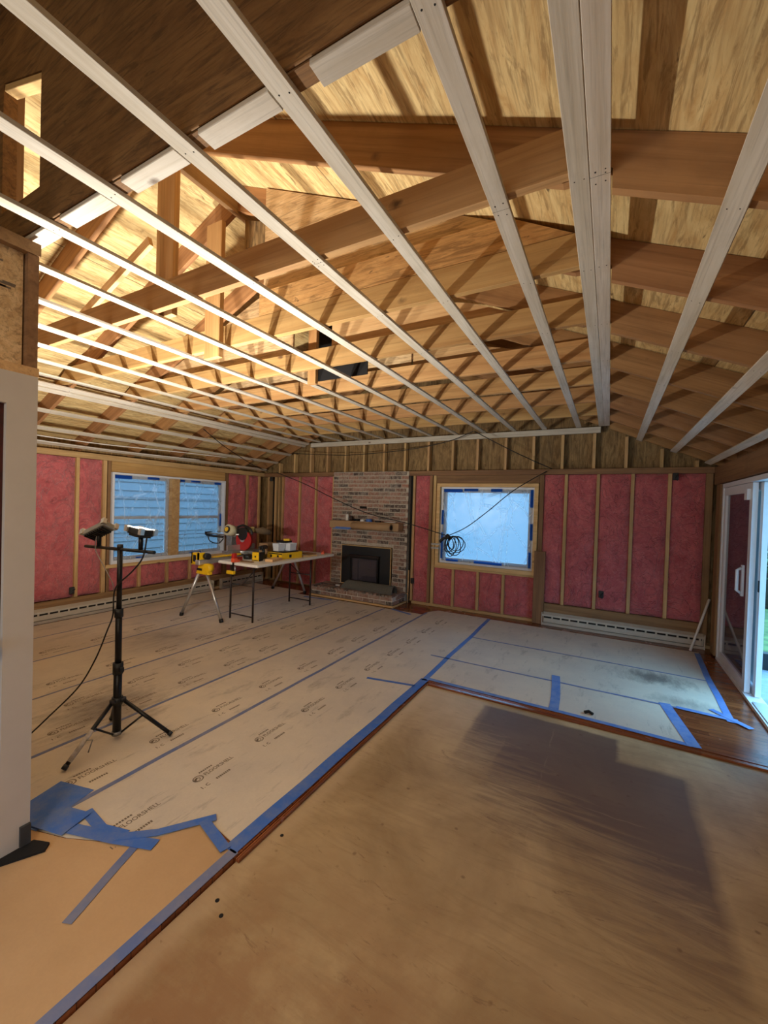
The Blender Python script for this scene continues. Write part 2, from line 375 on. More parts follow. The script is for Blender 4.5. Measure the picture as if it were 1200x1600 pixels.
# ------------------------------------------------------------------ mesh helpers
class MB:
    def __init__(s): s.v = []; s.f = []; s.sm = []; s.mi = []
    def add(s, vs, fs, smooth=False, mi=0):
        b = len(s.v); s.v += [Vector(v) for v in vs]
        for f in fs: s.f.append([b + i for i in f]); s.sm.append(smooth); s.mi.append(mi)
        return s
    def box(s, x0, x1, y0, y1, z0, z1, mi=0, mat=None):
        vs = [(x, y, z) for x in (x0, x1) for y in (y0, y1) for z in (z0, z1)]
        if mat is not None: vs = [mat @ Vector(v) for v in vs]
        return s.add(vs, [(0, 1, 3, 2), (4, 6, 7, 5), (0, 4, 5, 1), (2, 3, 7, 6), (0, 2, 6, 4), (1, 5, 7, 3)], False, mi)
    def prism(s, poly, vec, mi=0):
        n = len(poly); a = [Vector(p) for p in poly]; b = [p + Vector(vec) for p in a]
        fs = [tuple(range(n - 1, -1, -1)), tuple(range(n, 2 * n))] + [(i, (i + 1) % n, n + (i + 1) % n, n + i) for i in range(n)]
        return s.add(a + b, fs, False, mi)
    def tube(s, pts, r, k=8, cap=True, mi=0):
        pts = [Vector(p) for p in pts]; n = len(pts)
        rs = r if isinstance(r, (list, tuple)) else [r] * n
        vs = []; prev = None
        for i, p in enumerate(pts):
            t = (pts[min(i + 1, n - 1)] - pts[max(i - 1, 0)]).normalized()
            if prev is None:
                a = Vector((0, 0, 1)) if abs(t.z) < .9 else Vector((1, 0, 0))
                nx = t.cross(a).normalized()
            else:
                nx = (prev - t * prev.dot(t)).normalized()
            prev = nx; ny = t.cross(nx)
            for j in range(k):
                a = 2 * math.pi * j / k
                vs.append(p + (nx * math.cos(a) + ny * math.sin(a)) * rs[i])
        fs = [(i * k + j, i * k + (j + 1) % k, (i + 1) * k + (j + 1) % k, (i + 1) * k + j) for i in range(n - 1) for j in range(k)]
        s.add(vs, fs, True, mi)
        if cap:
            b = len(s.v) - len(vs)
            s.f.append([b + j for j in range(k - 1, -1, -1)]); s.sm.append(False); s.mi.append(mi)
            s.f.append([b + (n - 1) * k + j for j in range(k)]); s.sm.append(False); s.mi.append(mi)
        return s
    def build(s, name, mat, parent=None, origin=None, bevel=0.0, wn=True):
        if origin is None:
            lo = [min(v[i] for v in s.v) for i in range(3)]; hi = [max(v[i] for v in s.v) for i in range(3)]
            origin = Vector(((lo[0] + hi[0]) / 2, (lo[1] + hi[1]) / 2, lo[2]))
            if parent is not None: origin = Vector((0, 0, 0))
        origin = Vector(origin)
        me = bpy.data.meshes.new(name)
        me.from_pydata([tuple(v - origin) for v in s.v], [], s.f)
        for p, sm, mi in zip(me.polygons, s.sm, s.mi): p.use_smooth = sm; p.material_index = mi
        bm = bmesh.new(); bm.from_mesh(me); bmesh.ops.recalc_face_normals(bm, faces=bm.faces[:]); bm.to_mesh(me); bm.free()
        for m in (mat if isinstance(mat, (list, tuple)) else [mat]): me.materials.append(m)
        o = bpy.data.objects.new(name, me); COL.objects.link(o)
        # a part's mesh is stored relative to the root of its thing, so its own location stays zero
        if parent is not None: o.parent = parent
        else: o.location = origin
        if bevel:
            b = o.modifiers.new('bevel', 'BEVEL'); b.width = bevel; b.segments = 2; b.limit_method = 'ANGLE'
        return o

def tag(o, label, cat, group=None, kind=None):
    o['label'] = label; o['category'] = cat
    if group: o['group'] = group
    if kind: o['kind'] = kind
    return o
def empty(name, loc, label, cat, group=None, rotz=0):
    o = bpy.data.objects.new(name, None); COL.objects.link(o); o.location = loc; o.rotation_euler = (0, 0, rotz)
    o.empty_display_size = .1
    return tag(o, label, cat, group)
def struct(name, mb, mat, parent=None, origin=None, label=None, cat=None):
    o = mb.build(name, mat, parent, origin)
    if parent is None:
        o['kind'] = 'structure'
        if label: o['label'] = label
        if cat: o['category'] = cat
    return o

def board(name, p0, p1, w, h, mat, up=(0, 0, 1), parent=None, bevel=.002, joint=None, nails=None):
    """board whose long axis is local X; w is across, h along up"""
    p0 = Vector(p0); p1 = Vector(p1); L = (p1 - p0).length
    x = (p1 - p0).normalized(); y = Vector(up).cross(x).normalized(); z = x.cross(y)
    mb = MB().box(0, L, -w / 2, w / 2, -h / 2, h / 2)
    if joint:
        mb.box(joint - .0015, joint + .0015, -w / 2 - .0005, w / 2 + .0005, -h / 2 - .0006, h / 2, 1)
        nails = list(nails) + [joint + .03, joint - .03]
    if nails:
        for nx in nails:
            for sgn in (-1, 1):
                a = Vector((nx + random.uniform(-.008, .008), sgn * w * .24, -h / 2 - .0012))
                mb.tube([a, a + Vector((0, 0, .004))], .0035, 6, True, 1)
    o = mb.build(name, [mat, M_dark] if nails else mat, parent, origin=(0, 0, 0))
    mw = Matrix((x, y, z)).transposed().to_4x4(); mw.translation = p0
    o.matrix_world = mw
    if bevel and h > .01:
        b = o.modifiers.new('bevel', 'BEVEL'); b.width = bevel; b.segments = 1; b.limit_method = 'ANGLE'
    return o

ORD = ['first', 'second', 'third', 'fourth', 'fifth', 'sixth', 'seventh', 'eighth', 'ninth', 'tenth', 'eleventh', 'twelfth', 'thirteenth', 'fourteenth', 'fifteenth', 'sixteenth', 'seventeenth']

# ================================================================== STRUCTURE
# room: left wall face X=-6.3, right wall face X=1.13, back wall face Y=6.3, flat ceiling z=2.8
XL, XR, YB = -6.3, 1.13, 6.3
def zr(x): return 2.72 - .44 * x
def zl(x): return 2.76 + .44 * (x + 5.15)
XRG = -2.6193; ZRG = zr(XRG)

m = MB().prism([(-6.6, -3, -.03), (-1.44, -3, -.03), (-1.44, 3.56, -.03), (1.25, 3.56, -.03), (1.25, 6.6, -.03), (-6.6, 6.6, -.03)], (0, 0, .029))
struct('floor', m, M_hard, origin=(0, 0, -.03))
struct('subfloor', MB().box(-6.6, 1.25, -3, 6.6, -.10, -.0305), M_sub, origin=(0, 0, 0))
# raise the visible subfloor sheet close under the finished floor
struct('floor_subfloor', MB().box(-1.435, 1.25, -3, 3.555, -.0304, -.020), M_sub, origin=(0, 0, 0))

# roof sheathing (two slopes)
def slope_slab(x0, x1, zf, th=.025):
    a = (x0, -3, zf(x0) + .20); b = (x1, -3, zf(x1) + .20)
    return MB().prism([a, b, (b[0], -3, b[2] + th), (a[0], -3, a[2] + th)], (0, 9.7, 0))
struct('ceiling_right_slope', slope_slab(XRG, 1.6, zr), M_sheath, origin=(0, 0, 0))
struct('ceiling_left_slope', slope_slab(-6.8, XRG, zl), M_sheath, origin=(0, 0, 0))

# left wall sheathing with window opening Y 3.30-5.30, z .64-1.97
xs0, xs1 = -6.46, -6.42
m = MB(); m.box(xs0, xs1, -3, 3.33, 0, 2.4); m.box(xs0, xs1, 5.26, 6.6, 0, 2.4); m.box(xs0, xs1, 3.33, 5.26, 0, .68); m.box(xs0, xs1, 3.33, 5.26, 1.93, 2.4)
struct('wall_left', m, M_oldply, origin=(0, 0, 0))
# back wall sheathing with window opening X -2.38..-.96, z .78-1.9
ys0, ys1 = 6.43, 6.47
m = MB(); m.box(-6.5, -2.40, ys0, ys1, 0, 2.3); m.box(-.94, 1.3, ys0, ys1, 0, 2.3); m.box(-2.40, -.94, ys0, ys1, 0, .77); m.box(-2.40, -.94, ys0, ys1, 1.91, 2.3)
m.prism([(-6.5, ys0, 2.3), (1.3, ys0, 2.3), (1.3, ys0, 2.345), (XRG, ys0, ZRG + .2), (-6.5, ys0, 2.36)], (0, ys1 - ys0, 0))
struct('wall_back', m, M_oldply, origin=(0, 0, 0))
# right wall with sliding door opening Y 3.75-5.93 z 0-1.98
m = MB(); m.box(1.17, 1.25, -3, 3.75, -.02, 2.40); m.box(1.17, 1.25, 5.93, 6.6, 0, 2.40); m.box(1.17, 1.25, 3.75, 5.93, 1.99, 2.40)
struct('wall_right', m, M_oldwood, origin=(0, 0, 0))
# wall behind the camera closes the house
m = MB().box(-6.5, -2.35, -3, -2.95, -.02, 2.34).box(.35, 1.3, -3, -2.95, -.02, 2.34).box(-2.35, .35, -3, -2.95, -.02, .82).box(-2.35, .35, -3, -2.95, 2.38, 2.4)
m.prism([(-6.5, -3, 2.34), (1.3, -3, 2.34), (1.3, -3, 2.345), (XRG, -3, ZRG + .2), (-6.5, -3, 2.36)], (0, .05, 0))
struct('wall_front', m, M_drywall, origin=(0, 0, 0))
w3 = struct('added_window', MB().box(-2.35, -2.29, -3, -2.94, .82, 2.34).box(.29, .35, -3, -2.94, .82, 2.34).box(-2.29, .29, -3, -2.94, .82, .88).box(-2.29, .29, -3, -2.94, 2.28, 2.34), M_white, origin=(0, 0, 0))  # unseen window added to go with the fill light
MB().box(-2.29, .29, -2.98, -2.975, .88, 2.28).build('window_pane', M_glass, w3, origin=(0, 0, 0))
# partition: end of the room's near wall plus the wall with the dark door
m = MB(); m.box(-2.42, -2.30, .775, .885, 0, 2.155); m.box(-2.42, -2.30, -.15, .775, 2.015, 2.155); m.box(-2.42, -2.30, -3, -.15, 0, 2.155); m.box(-6.4, -2.42, .79, .885, 0, 2.155)
struct('wall_partition', m, M_drywall, origin=(0, 0, 0))
d = struct('door_1', MB().box(-2.37, -2.325, -.149, .774, 0.005, 2.014), M_maroon, origin=(0, 0, 0))
MB().box(-2.326, -2.312, -.05, .26, .25, .9).box(-2.326, -2.312, .36, .66, .25, .9).build('panel', M_maroon, d)
MB().tube([(-2.315, .70, .98), (-2.27, .70, .98)], .012).tube([(-2.28, .70, .98), (-2.25, .70, .98)], .026, 12).build('door_handle', M_grey, d)
# framing above the partition: plates, stud, stamped plywood
struct('trim_1', MB().box(-2.415, -2.305, -.6, .89, 2.156, 2.195), M_stud)
m = MB().box(-2.36, -2.34, -.6, .838, 2.196, 2.70)
o = struct('trim_2', m, M_gable)
mk = MB()
random.seed(3)
for k in range(9):
    y = random.uniform(.60, .78); z = random.choice([2.32, 2.335, 2.52, 2.535, 2.62]) + random.uniform(-.01, .01)
    mk.box(-2.3399, -2.3392, y, y + random.uniform(.02, .06), z, z + .008)
mk.build('grade_stamp', M_ink, o, origin=o.location)
struct('trim_3', MB().box(-2.40, -2.31, .845, .885, 2.196, 2.70), M_oldwood)
struct('trim_4', MB().box(-2.415, -2.305, -.6, .89, 2.701, 2.755), M_oldwood)
# gable wall over the opening: brown plywood with a small opening through it
y0, y1 = .865, .92
m = MB()
m.prism([(-6.4, y0, 2.8), (-2.66, y0, 2.8), (-2.66, y0, zl(-2.66) + .19), (-6.4, y0, 2.38)], (0, y1 - y0, 0))
m.box(-2.66, -2.27, y0, y1, 2.8, 2.99)
m.prism([(-2.66, y0, 3.62), (-2.27, y0, 3.50), (-2.27, y0, zr(-2.27) + .15), (XRG, y0, ZRG + .19), (-2.66, y0, zl(-2.66) + .19)], (0, y1 - y0, 0))
m.prism([(-2.27, y0, 2.8), (-.17, y0, 2.8), (-.10, y0, zr(-.10) + .19), (-2.27, y0, zr(-2.27) + .19)], (0, y1 - y0, 0))
struct('wall_gable', m, M_brownply, origin=(0, 0, 0))
o = board('light_band_board', (-6.2, .860, 2.870), (-.14, .860, 2.870), .008, .13, M_brownply)  # thin board added to stand for the light gradient along the gable foot
tag(o, 'thin brown board added for the lit band along the foot of the dark gable', 'beam')
o = board('jamb_stud', (-2.73, .91, 2.81), (-2.73, .91, 3.75), .04, .05, M_oldwood, up=(1, 0, 0))
o.location.y = .945; tag(o, 'brown upright stud left of the small opening in the dark gable', 'stud')
o = board('blocking', (-2.655, .893, 3.60), (-2.275, .893, 3.482), .05, .03, M_newwood)
tag(o, 'pale block across the top of the small gable opening', 'wood block')

# gable plywood further in
def sheetobj(name, poly, th, mat, label, cat='plywood sheet', group=None):
    o = MB().prism(poly, (0, th, 0)).build(name, mat, origin=(poly[0][0], poly[0][1], poly[0][2])); return tag(o, label, cat, group)
sheetobj('plywood_panel', [(-2.28, 2.2205, 2.97), (-.22, 2.2205, 2.97), (-.30, 2.2205, zr(-.30) + .19), (-2.28, 2.2205, zr(-2.28) + .19)], .018, M_gable, 'large smooth plywood panel standing above the second joist, right of the ridge')
sheetobj('gusset_board', [(-2.28, 2.182, 2.968), (-.20, 2.182, 2.968), (-.52, 2.182, 3.14), (-2.28, 2.182, 3.14)], .036, M_orangejoist, 'orange brown board stacked on top of the second joist', 'board')
sheetobj('plywood_panel', [(-2.60, 2.32, 3.62), (-2.30, 2.32, 3.57), (-2.30, 2.32, zr(-2.30)), (-2.60, 2.32, ZRG - .03)], .018, M_oldply, 'small shadowed plywood piece beside the ridge board')
sheetobj('plywood_panel', [(-2.18, 2.935, 2.83), (-.5, 2.935, 2.83), (-.62, 2.935, 2.985), (-.94, 2.935, 3.12), (-1.7, 2.935, 3.30), (-2.18, 2.935, 3.30)], .018, M_newwood, 'pale plywood strip ending in a point above the third joist')
sheetobj('plywood_panel', [(-4.9, 2.935, 2.83), (-2.62, 2.935, 2.83), (-2.62, 2.935, 3.7), (-3.1, 2.935, 3.6), (-4.9, 2.935, 2.9)], .018, M_gable, 'yellowish plywood panel behind the third joist, left of the dark hole')
sheetobj('plywood_panel', [(-1.72, 3.635, 2.83), (-.35, 3.635, 2.83), (-.5, 3.635, 2.93), (-1.72, 3.635, 3.25)], .018, M_newwood, 'pale stamped plywood strip above the fourth joist')
sheetobj('plywood_panel', [(-4.9, 3.635, 2.83), (-1.74, 3.635, 2.83), (-1.74, 3.635, 3.3), (-4.0, 3.635, 3.2)], .018, M_gable, 'brown plywood strip behind the fourth joist, left half')
sheetobj('hole_shade_panel', [(-2.62, 3.25, 2.83), (-2.0, 3.25, 2.83), (-2.0, 3.25, 3.5), (-2.62, 3.25, 3.5)], .01, M_dark, 'added black panel for the shade inside the dark hole behind the third joist', 'shade panel')  # black panel added so the hole reads as deep shade
tag(MB().tube([(-2.24, 3.12, 2.95), (-2.20, 3.12, 3.35)], .075, 14).build('duct_pipe', M_grey), 'grey metal duct inside the dark hole above the joists', 'duct')
o = board('cripple_post', (-2.40, 2.96, 2.70), (-2.40, 2.96, 3.5), .04, .09, M_joist, up=(1, 0, 0))
tag(o, 'short orange post standing in the dark hole above the joists', 'post')

# ================================================================== ROOF FRAMING
o = board('ridge_board', (XRG, .95, ZRG + .08), (XRG, 6.42, ZRG + .08), .04, .22, M_oldwood)
tag(o, 'dark ridge board running front to back under the roof peak', 'beam')
YJ = [1.587, 2.20, 2.87, 3.57, 4.25, 4.93, 5.62]
NTH = ['first', 'second', 'third', 'fourth', 'fifth', 'sixth', 'seventh']
for i, y in enumerate(YJ):
    o = board('ceiling_joist', (-5.30, y, 2.8835), (-.04, y, 2.8835), .038, .165, M_joist)
    # clip ends to the rafter slope by trimming the board corners
    me = o.data
    for v in me.vertices:
        if v.co.z > 0:
            if v.co.x < 1: v.co.x += .27
            else: v.co.x -= .075
        else:
            if v.co.x < 1: v.co.x += .0
    tag(o, 'brown wooden ceiling joist across the room, %s from the camera' % NTH[i], 'joist')
YR = [y + .04 for y in YJ] + [6.22]; YR[1] = 2.259
NTR = NTH + ['eighth']
def rafter(y, side, i):
    if side == 'R':
        x0, x1, zf = 1.30, XRG + .021, zr
    else:
        x0, x1, zf = -6.62, XRG - .021, zl
    poly = [(x0, 0, zf(x0)), (x1, 0, zf(x1)), (x1, 0, zf(x1) + .197), (x0, 0, zf(x0) + .197)]
    if side == 'R': poly[1:1] = [(-.03, 0, zf(-.03)), (-.03, 0, 2.802), (-.187, 0, 2.802)]
    # local frame with X along the slope so grain follows the board
    d = (Vector((x1, 0, zf(x1))) - Vector((x0, 0, zf(x0)))).normalized(); yv = Vector((0, 1, 0)); zv = d.cross(yv)
    mw = Matrix((d, yv, zv)).transposed().to_4x4(); mw.translation = Vector((x0, y, zf(x0)))
    inv = mw.inverted()
    mb = MB().prism([inv @ Vector((p[0], y - .018, p[2])) for p in poly], (0, .036, 0))
    o = mb.build('rafter', M_rafter, origin=(0, 0, 0)); o.matrix_world = mw
    tag(o, 'brown sloping roof rafter on the %s side, %s from the camera' % ('right' if side == 'R' else 'left', NTR[i]), 'rafter')
for i, y in enumerate(YR):
    rafter(y, 'R', i); rafter(y, 'L', i)
# posts under the ridge
o = board('ridge_post', (-2.575, 1.70, 2.80), (-2.575, 1.70, ZRG - .04), .038, .18, M_joist, up=(1, 0, 0)); tag(o, 'orange brown post under the ridge, nearer one beside the first joist', 'post')
o.location.y = 1.665
o = board('ridge_post', (-2.735, 2.16, 2.72), (-2.735, 2.16, ZRG - .12), .038, .17, M_joist, up=(1, 0, 0)); tag(o, 'orange brown post under the ridge, farther one beside the second joist', 'post')
o = board('brace', (-3.75, 1.70, 3.02), (-2.85, 1.72, 3.40), .03, .07, M_newwood); tag(o, 'pale diagonal brace left of the nearer ridge post', 'brace')
o = board('brace', (-2.62, 2.40, 2.95), (-2.15, 2.75, 3.35), .03, .06, M_newwood); tag(o, 'pale slanting brace behind the farther ridge post', 'brace')

# strapping under the flat ceiling (along Y)
flat = [(-.067, .064, -.6, 6.25, 'right one of the doubled pair in the middle'), (-.133, .064, -.6, 6.25, 'left one of the doubled pair in the middle'),
        (-.41, .066, -.6, 6.25, 'first left of the doubled pair'), (-.852, .066, -.6, 6.25, 'second left of the doubled pair'), (-1.275, .066, -.6, 6.25, 'third left of the doubled pair'),
        (-1.72, .066, -.6, 6.25, 'fourth left of the doubled pair'), (-2.165, .062, -.6, 6.25, 'fifth left of the doubled pair'), (-2.60, .062, .30, 6.25, 'sixth left of the doubled pair, starting beside the partition top'),
        (-3.05, .062, .94, 6.25, 'seventh left of the doubled pair'), (-3.50, .062, .94, 6.25, 'eighth left of the doubled pair'), (-3.94, .062, .94, 6.25, 'ninth left of the doubled pair'),
        (-4.38, .062, .94, 6.25, 'tenth left of the doubled pair'), (-4.86, .062, .94, 6.25, 'eleventh left of the doubled pair')]
for x, w, ya, yb, pos in flat:
    nl = [y - ya for y in ([.89] + YJ) if y > ya + .05]
    jt = {-.067: 1.60, -.41: 1.62, -1.275: 1.59, -1.72: 2.21, -.852: 4.26, -2.165: 1.60, -3.05: 3.58}.get(x)
    o = board('furring_strip', (x, ya, 2.791), (x, yb, 2.791), w, .018, M_strip, nails=nl, joint=(jt - ya) if jt else None)
    tag(o, 'pale ceiling strip, ' + pos, 'wood strip')
# on the slopes
for x, zf, pos in [(.31, zr, 'highest of three on the right slope'), (.68, zr, 'middle of three on the right slope'), (1.03, zr, 'lowest on the right slope, above the sliding door')]:
    n_ = Vector((.44, 0, 1)).normalized()
    p = Vector((x, 0, zf(x))) - n_ * .010
    o = board('furring_strip', (p.x, .3, p.z), (p.x, 6.25, p.z), .07, .018, M_strip, up=n_, nails=[y - .3 for y in YR[:-1]])
    tag(o, 'pale furring strip, ' + pos, 'wood strip')
for x, pos in [(-5.13, 'upper one of the doubled pair at the left slope'), (-5.21, 'lower one of the doubled pair at the left slope'), (-5.57, 'next below the doubled pair on the left slope'), (-5.91, 'second lowest on the left slope'), (-6.22, 'lowest on the left slope, just above the pink wall')]:
    n_ = Vector((-.44, 0, 1)).normalized()
    p = Vector((x, 0, zl(x))) - n_ * .010
    o = board('furring_strip', (p.x, .94, p.z), (p.x, 6.25, p.z), .062, .018, M_strip, up=n_, nails=[y - .94 for y in YR[:-1]])
    tag(o, 'pale furring strip, ' + pos, 'wood strip')
# short cross pieces at the gable line
for k, (xa, xb) in enumerate([(-.74, -.445), (-1.19, -.888), (-1.62, -1.311), (-2.07, -1.756), (-2.50, -2.20)]):
    o = board('furring_block', (xa, .893, 2.791), (xb, .893, 2.791), .066, .018, M_strip)
    tag(o, 'short pale cross strip under the dark gable, %s from the right' % ORD[k], 'wood strip')

# ================================================================== WALL FRAMING
def hb(name, x0, x1, y0_, y1_, z0, z1, mat, label, cat, group=None, axis='x', kind=None):
    """box board with grain along axis"""
    c = Vector(((x0 + x1) / 2, (y0_ + y1_) / 2, (z0 + z1) / 2))
    if axis == 'x': o = board(name, (x0, c.y, c.z), (x1, c.y, c.z), y1_ - y0_, z1 - z0, mat)
    elif axis == 'y': o = board(name, (c.x, y0_, c.z), (c.x, y1_, c.z), x1 - x0, z1 - z0, mat)
    else: o = board(name, (c.x, c.y, z0), (c.x, c.y, z1), y1_ - y0_, x1 - x0, mat, up=(1, 0, 0))
    if kind: o['kind'] = kind
    if label: tag(o, label, cat, group)
    return o
# plates
hb('trim_5', -6.415, 1.165, 6.282, 6.42, 2.142, 2.218, M_oldwood, None, None, kind='structure')
hb('trim_6', -6.415, -6.285, .9, 6.28, 2.144, 2.22, M_stud, None, None, axis='y', kind='structure')
hb('trim_7', 1.10, 1.168, .9, 6.28, 1.995, 2.205, M_oldwood, None, None, axis='y', kind='structure')
hb('trim_8', -6.42, -6.292, .9, 6.42, 0.0, .04, M_stud, None, None, axis='y', kind='structure')
hb('trim_9', -2.87, 1.165, 6.292, 6.42, 0, .04, M_stud, None, None, kind='structure')
# ledger
o = hb('ledger_strip', -5.08, -.14, 6.262, 6.299, 2.70, 2.779, M_strip, 'long pale ledger board high on the back wall where ceiling strips end', 'board')
# upper back wall studs
SU = [-5.90, -5.51, -5.11, -4.71, -4.30, -3.90, -3.49, -3.08, -2.65, -2.23, -1.83, -1.40, -1.0, -.61, -.21, .17, .565, .93]
for k, x in enumerate(SU):
    zt = min(2.699, zr(x) - .012, zl(x) - .012)
    if k in (7, 8): pass
    o = hb('upper_stud', x - .019, x + .019, 6.305, 6.40, 2.219, zt, M_stud, None, None, axis='z')
    tag(o, 'short stud above the back wall plate, %s from the left' % (ORD[k] if k < 17 else 'last'), 'stud')
# lower back wall studs
def bstud(x, z0, z1, label, w=.04, mat=None, y0_=6.30, cat='stud'):
    return hb('wall_stud', x - w / 2, x + w / 2, y0_, 6.42, z0, z1, mat or M_stud, label, cat, axis='z')
bstud(-6.18, .041, 2.141, 'full height corner stud at the far left of the back wall', .05)
bstud(-5.80, .041, 2.141, 'full height stud right of the dark corner gap on the back wall')
bstud(-5.36, .041, 2.141, 'full height stud between the first pair of pink batts on the back wall')
bstud(-4.96, .041, 2.141, 'full height stud between second and third pink batts left of fireplace')
bstud(-4.545, .041, 2.141, 'full height stud against the left edge of the brick fireplace')
bstud(-2.885, .041, 2.141, 'full height stud just right of the brick fireplace')
bstud(-2.58, .041, 2.141, 'darker full height stud left of the back window', .05, M_oldwood)
bstud(-2.515, .041, 2.141, 'full height stud directly beside the left edge of the back window', .05)
bstud(-.868, .041, 2.141, 'full height stud directly beside the right edge of the back window', .06, M_oldwood)
bstud(-.545, .041, 2.141, 'full height stud first right of the back window bay')
bstud(-.145, .041, 2.141, 'full height stud second right of the back window bay')
bstud(.257, .041, 2.141, 'full height stud third right of the back window bay')
bstud(.66, .041, 2.141, 'full height stud fourth right of the back window bay')
bstud(1.06, .041, 2.141, 'full height corner stud beside the sliding door wall', .07, M_oldwood)
for k, x in enumerate([-2.16, -1.76, -1.37]):
    bstud(x, .041, .636, 'short stud under the back window, %s from the left' % ORD[k])
hb('window_header', -2.488, -.90, 6.31, 6.42, 2.02, 2.141, M_oldwood, 'dark header board above the back window', 'board')
hb('window_sill_plate', -2.488, -.90, 6.31, 6.42, .638, .676, M_stud, 'flat sill plate under the back window', 'board')
hb('kick_board', -.84, 1.02, 6.284, 6.30, .03, .30, M_oldwood, 'brown board low on the back wall above the right heater', 'board')
hb('kick_board', -6.29, -6.27, 1.0, 6.27, .16, .26, M_oldwood, 'long brown board low on the left wall above the heater', 'board', axis='y')
# left wall studs
def lstud(y, z0, z1, label, w=.04, mat=None, x1_=-6.30):
    return hb('wall_stud', -6.418, x1_, y - w / 2, y + w / 2, z0, z1, mat or M_stud, label, 'stud', axis='z')
lstud(2.02, .041, 2.143, 'full height stud on the left wall beside the partition edge')
lstud(2.885, .041, 2.143, 'full height stud between the two tall batts left of the double window')
lstud(3.225, .041, 2.143, 'full height stud left of the double window', .05)
lstud(3.285, .041, 2.143, 'jack stud hugging the left side of the double window', .04, M_oldwood)
lstud(5.345, .041, 2.143, 'wide dark stud right of the double window', .08, M_oldwood)
lstud(5.86, .041, 2.143, 'full height stud between the two batts right of the double window')
lstud(6.18, .041, 2.143, 'full height stud nearest the corner on the left wall')
for k, y in enumerate([3.745, 4.20, 4.62, 4.98]):
    lstud(y, .041, .608, 'short stud under the double window, %s from the left' % ORD[k])
hb('window_header', -6.41, -6.296, 3.31, 5.30, 1.99, 2.143, M_joist, 'brown header board above the double window', 'board', axis='y')
hb('window_sill_plate', -6.41, -6.296, 3.31, 5.30, .61, .648, M_stud, 'flat sill plate under the double window', 'board', axis='y')
# right wall: wood around the door
hb('door_jamb_board', 1.10, 1.168, 5.945, 6.14, .02, 1.99, M_oldwood, 'brown jamb board between the corner and the sliding door', 'board', axis='z')

# insulation batts
def batt(a0, a1, z0, z1, wall, label, group=None):
    """wall 'B': a = X range; 'L': a = Y range"""
    W = a1 - a0; H = z1 - z0; nu = max(4, int(W / .035)); nv = max(6, int(H / .035))
    vs = []; sd = random.uniform(0, 100)
    for j in range(nv + 1):
        for i in range(nu + 1):
            u = i / nu; v = j / nv
            ed = min(u, 1 - u) * W; ev = min(v, 1 - v) * H
            puff = .035 * (1 - math.exp(-ed / .03)) * (1 - math.exp(-ev / .05))
            p = Vector((u * W, v * H, 0))
            nz = noise.noise(Vector((p.x * 7 + sd, p.y * 4, sd))) * .030 + noise.noise(Vector((p.x * 20 + sd, p.y * 14, sd))) * .014
            cr = -.03 * math.exp(-((p.y - H * .45 + .02 * math.sin(p.x * 22 + sd)) / .016) ** 2)
            dpt = max(-.045, min(.004, -.045 + puff + nz + cr + .004))
            if i in (0, nu) or j in (0, nv): dpt = -.045
            if wall == 'B': vs.append((a0 + p.x, YB - dpt - .004, z0 + p.y))
            else: vs.append((XL + dpt + .004, a0 + p.x, z0 + p.y))
    fs = [(j * (nu + 1) + i, j * (nu + 1) + i + 1, (j + 1) * (nu + 1) + i + 1, (j + 1) * (nu + 1) + i) for j in range(nv) for i in range(nu)]
    mb = MB(); mb.add(vs, fs, True)
    if wall == 'B': mb.box(a0, a1, YB + .045, 6.42, z0, z1)
    else: mb.box(-6.415, XL - .045, a0, a1, z0, z1)
    o = mb.build('insulation_batt', M_insul); tag(o, label, 'insulation', group); return o
for a0, a1, z0, z1, lab in [(-5.78, -5.38, .04, 2.14, 'tall pink insulation batt, first on the back wall from the left corner'),
        (-5.34, -4.98, .04, 2.14, 'tall pink insulation batt, second on the back wall from the left corner'),
        (-4.94, -4.565, .04, 2.14, 'tall pink insulation batt touching the left side of the fireplace bay'),
        (-2.865, -2.605, .04, 2.14, 'narrow tall pink insulation batt between fireplace and back window'),
        (-2.49, -2.18, .04, .636, 'short pink batt under the back window, leftmost'), (-2.14, -1.78, .04, .636, 'short pink batt under the back window, second from left'),
        (-1.74, -1.39, .04, .636, 'short pink batt under the back window, third from left'), (-1.35, -.90, .04, .636, 'short pink batt under the back window, rightmost'),
        (-.838, -.565, .30, 2.14, 'narrow pink batt just right of the back window'), (-.525, -.165, .30, 2.14, 'tall pink batt, second right of the back window'),
        (-.125, .237, .30, 2.14, 'tall pink batt, third right of the back window'), (.277, .64, .30, 2.14, 'tall pink batt, fourth right of the back window'),
        (.68, 1.025, .30, 2.14, 'tall pink batt in the right back corner')]:
    batt(a0, a1, z0, z1, 'B', lab)
for a0, a1, z0, z1, lab in [(2.04, 2.865, .26, 2.14, 'wide pink batt on the left wall beside the partition'), (2.905, 3.20, .26, 2.14, 'tall pink batt just left of the double window'),
        (3.31, 3.725, .26, .608, 'short pink batt under the double window, leftmost'), (3.765, 4.18, .26, .608, 'short pink batt under the double window, second from left'),
        (4.22, 4.60, .26, .608, 'short pink batt under the double window, third from left'), (4.64, 4.96, .26, .608, 'short pink batt under the double window, fourth from left'),
        (5.00, 5.30, .26, .608, 'short pink batt under the double window, rightmost'),
        (5.385, 5.84, .26, 2.14, 'tall pink batt just right of the double window'), (5.88, 6.16, .26, 2.14, 'narrow pink batt at the left wall corner')]:
    batt(a0, a1, z0, z1, 'L', lab)

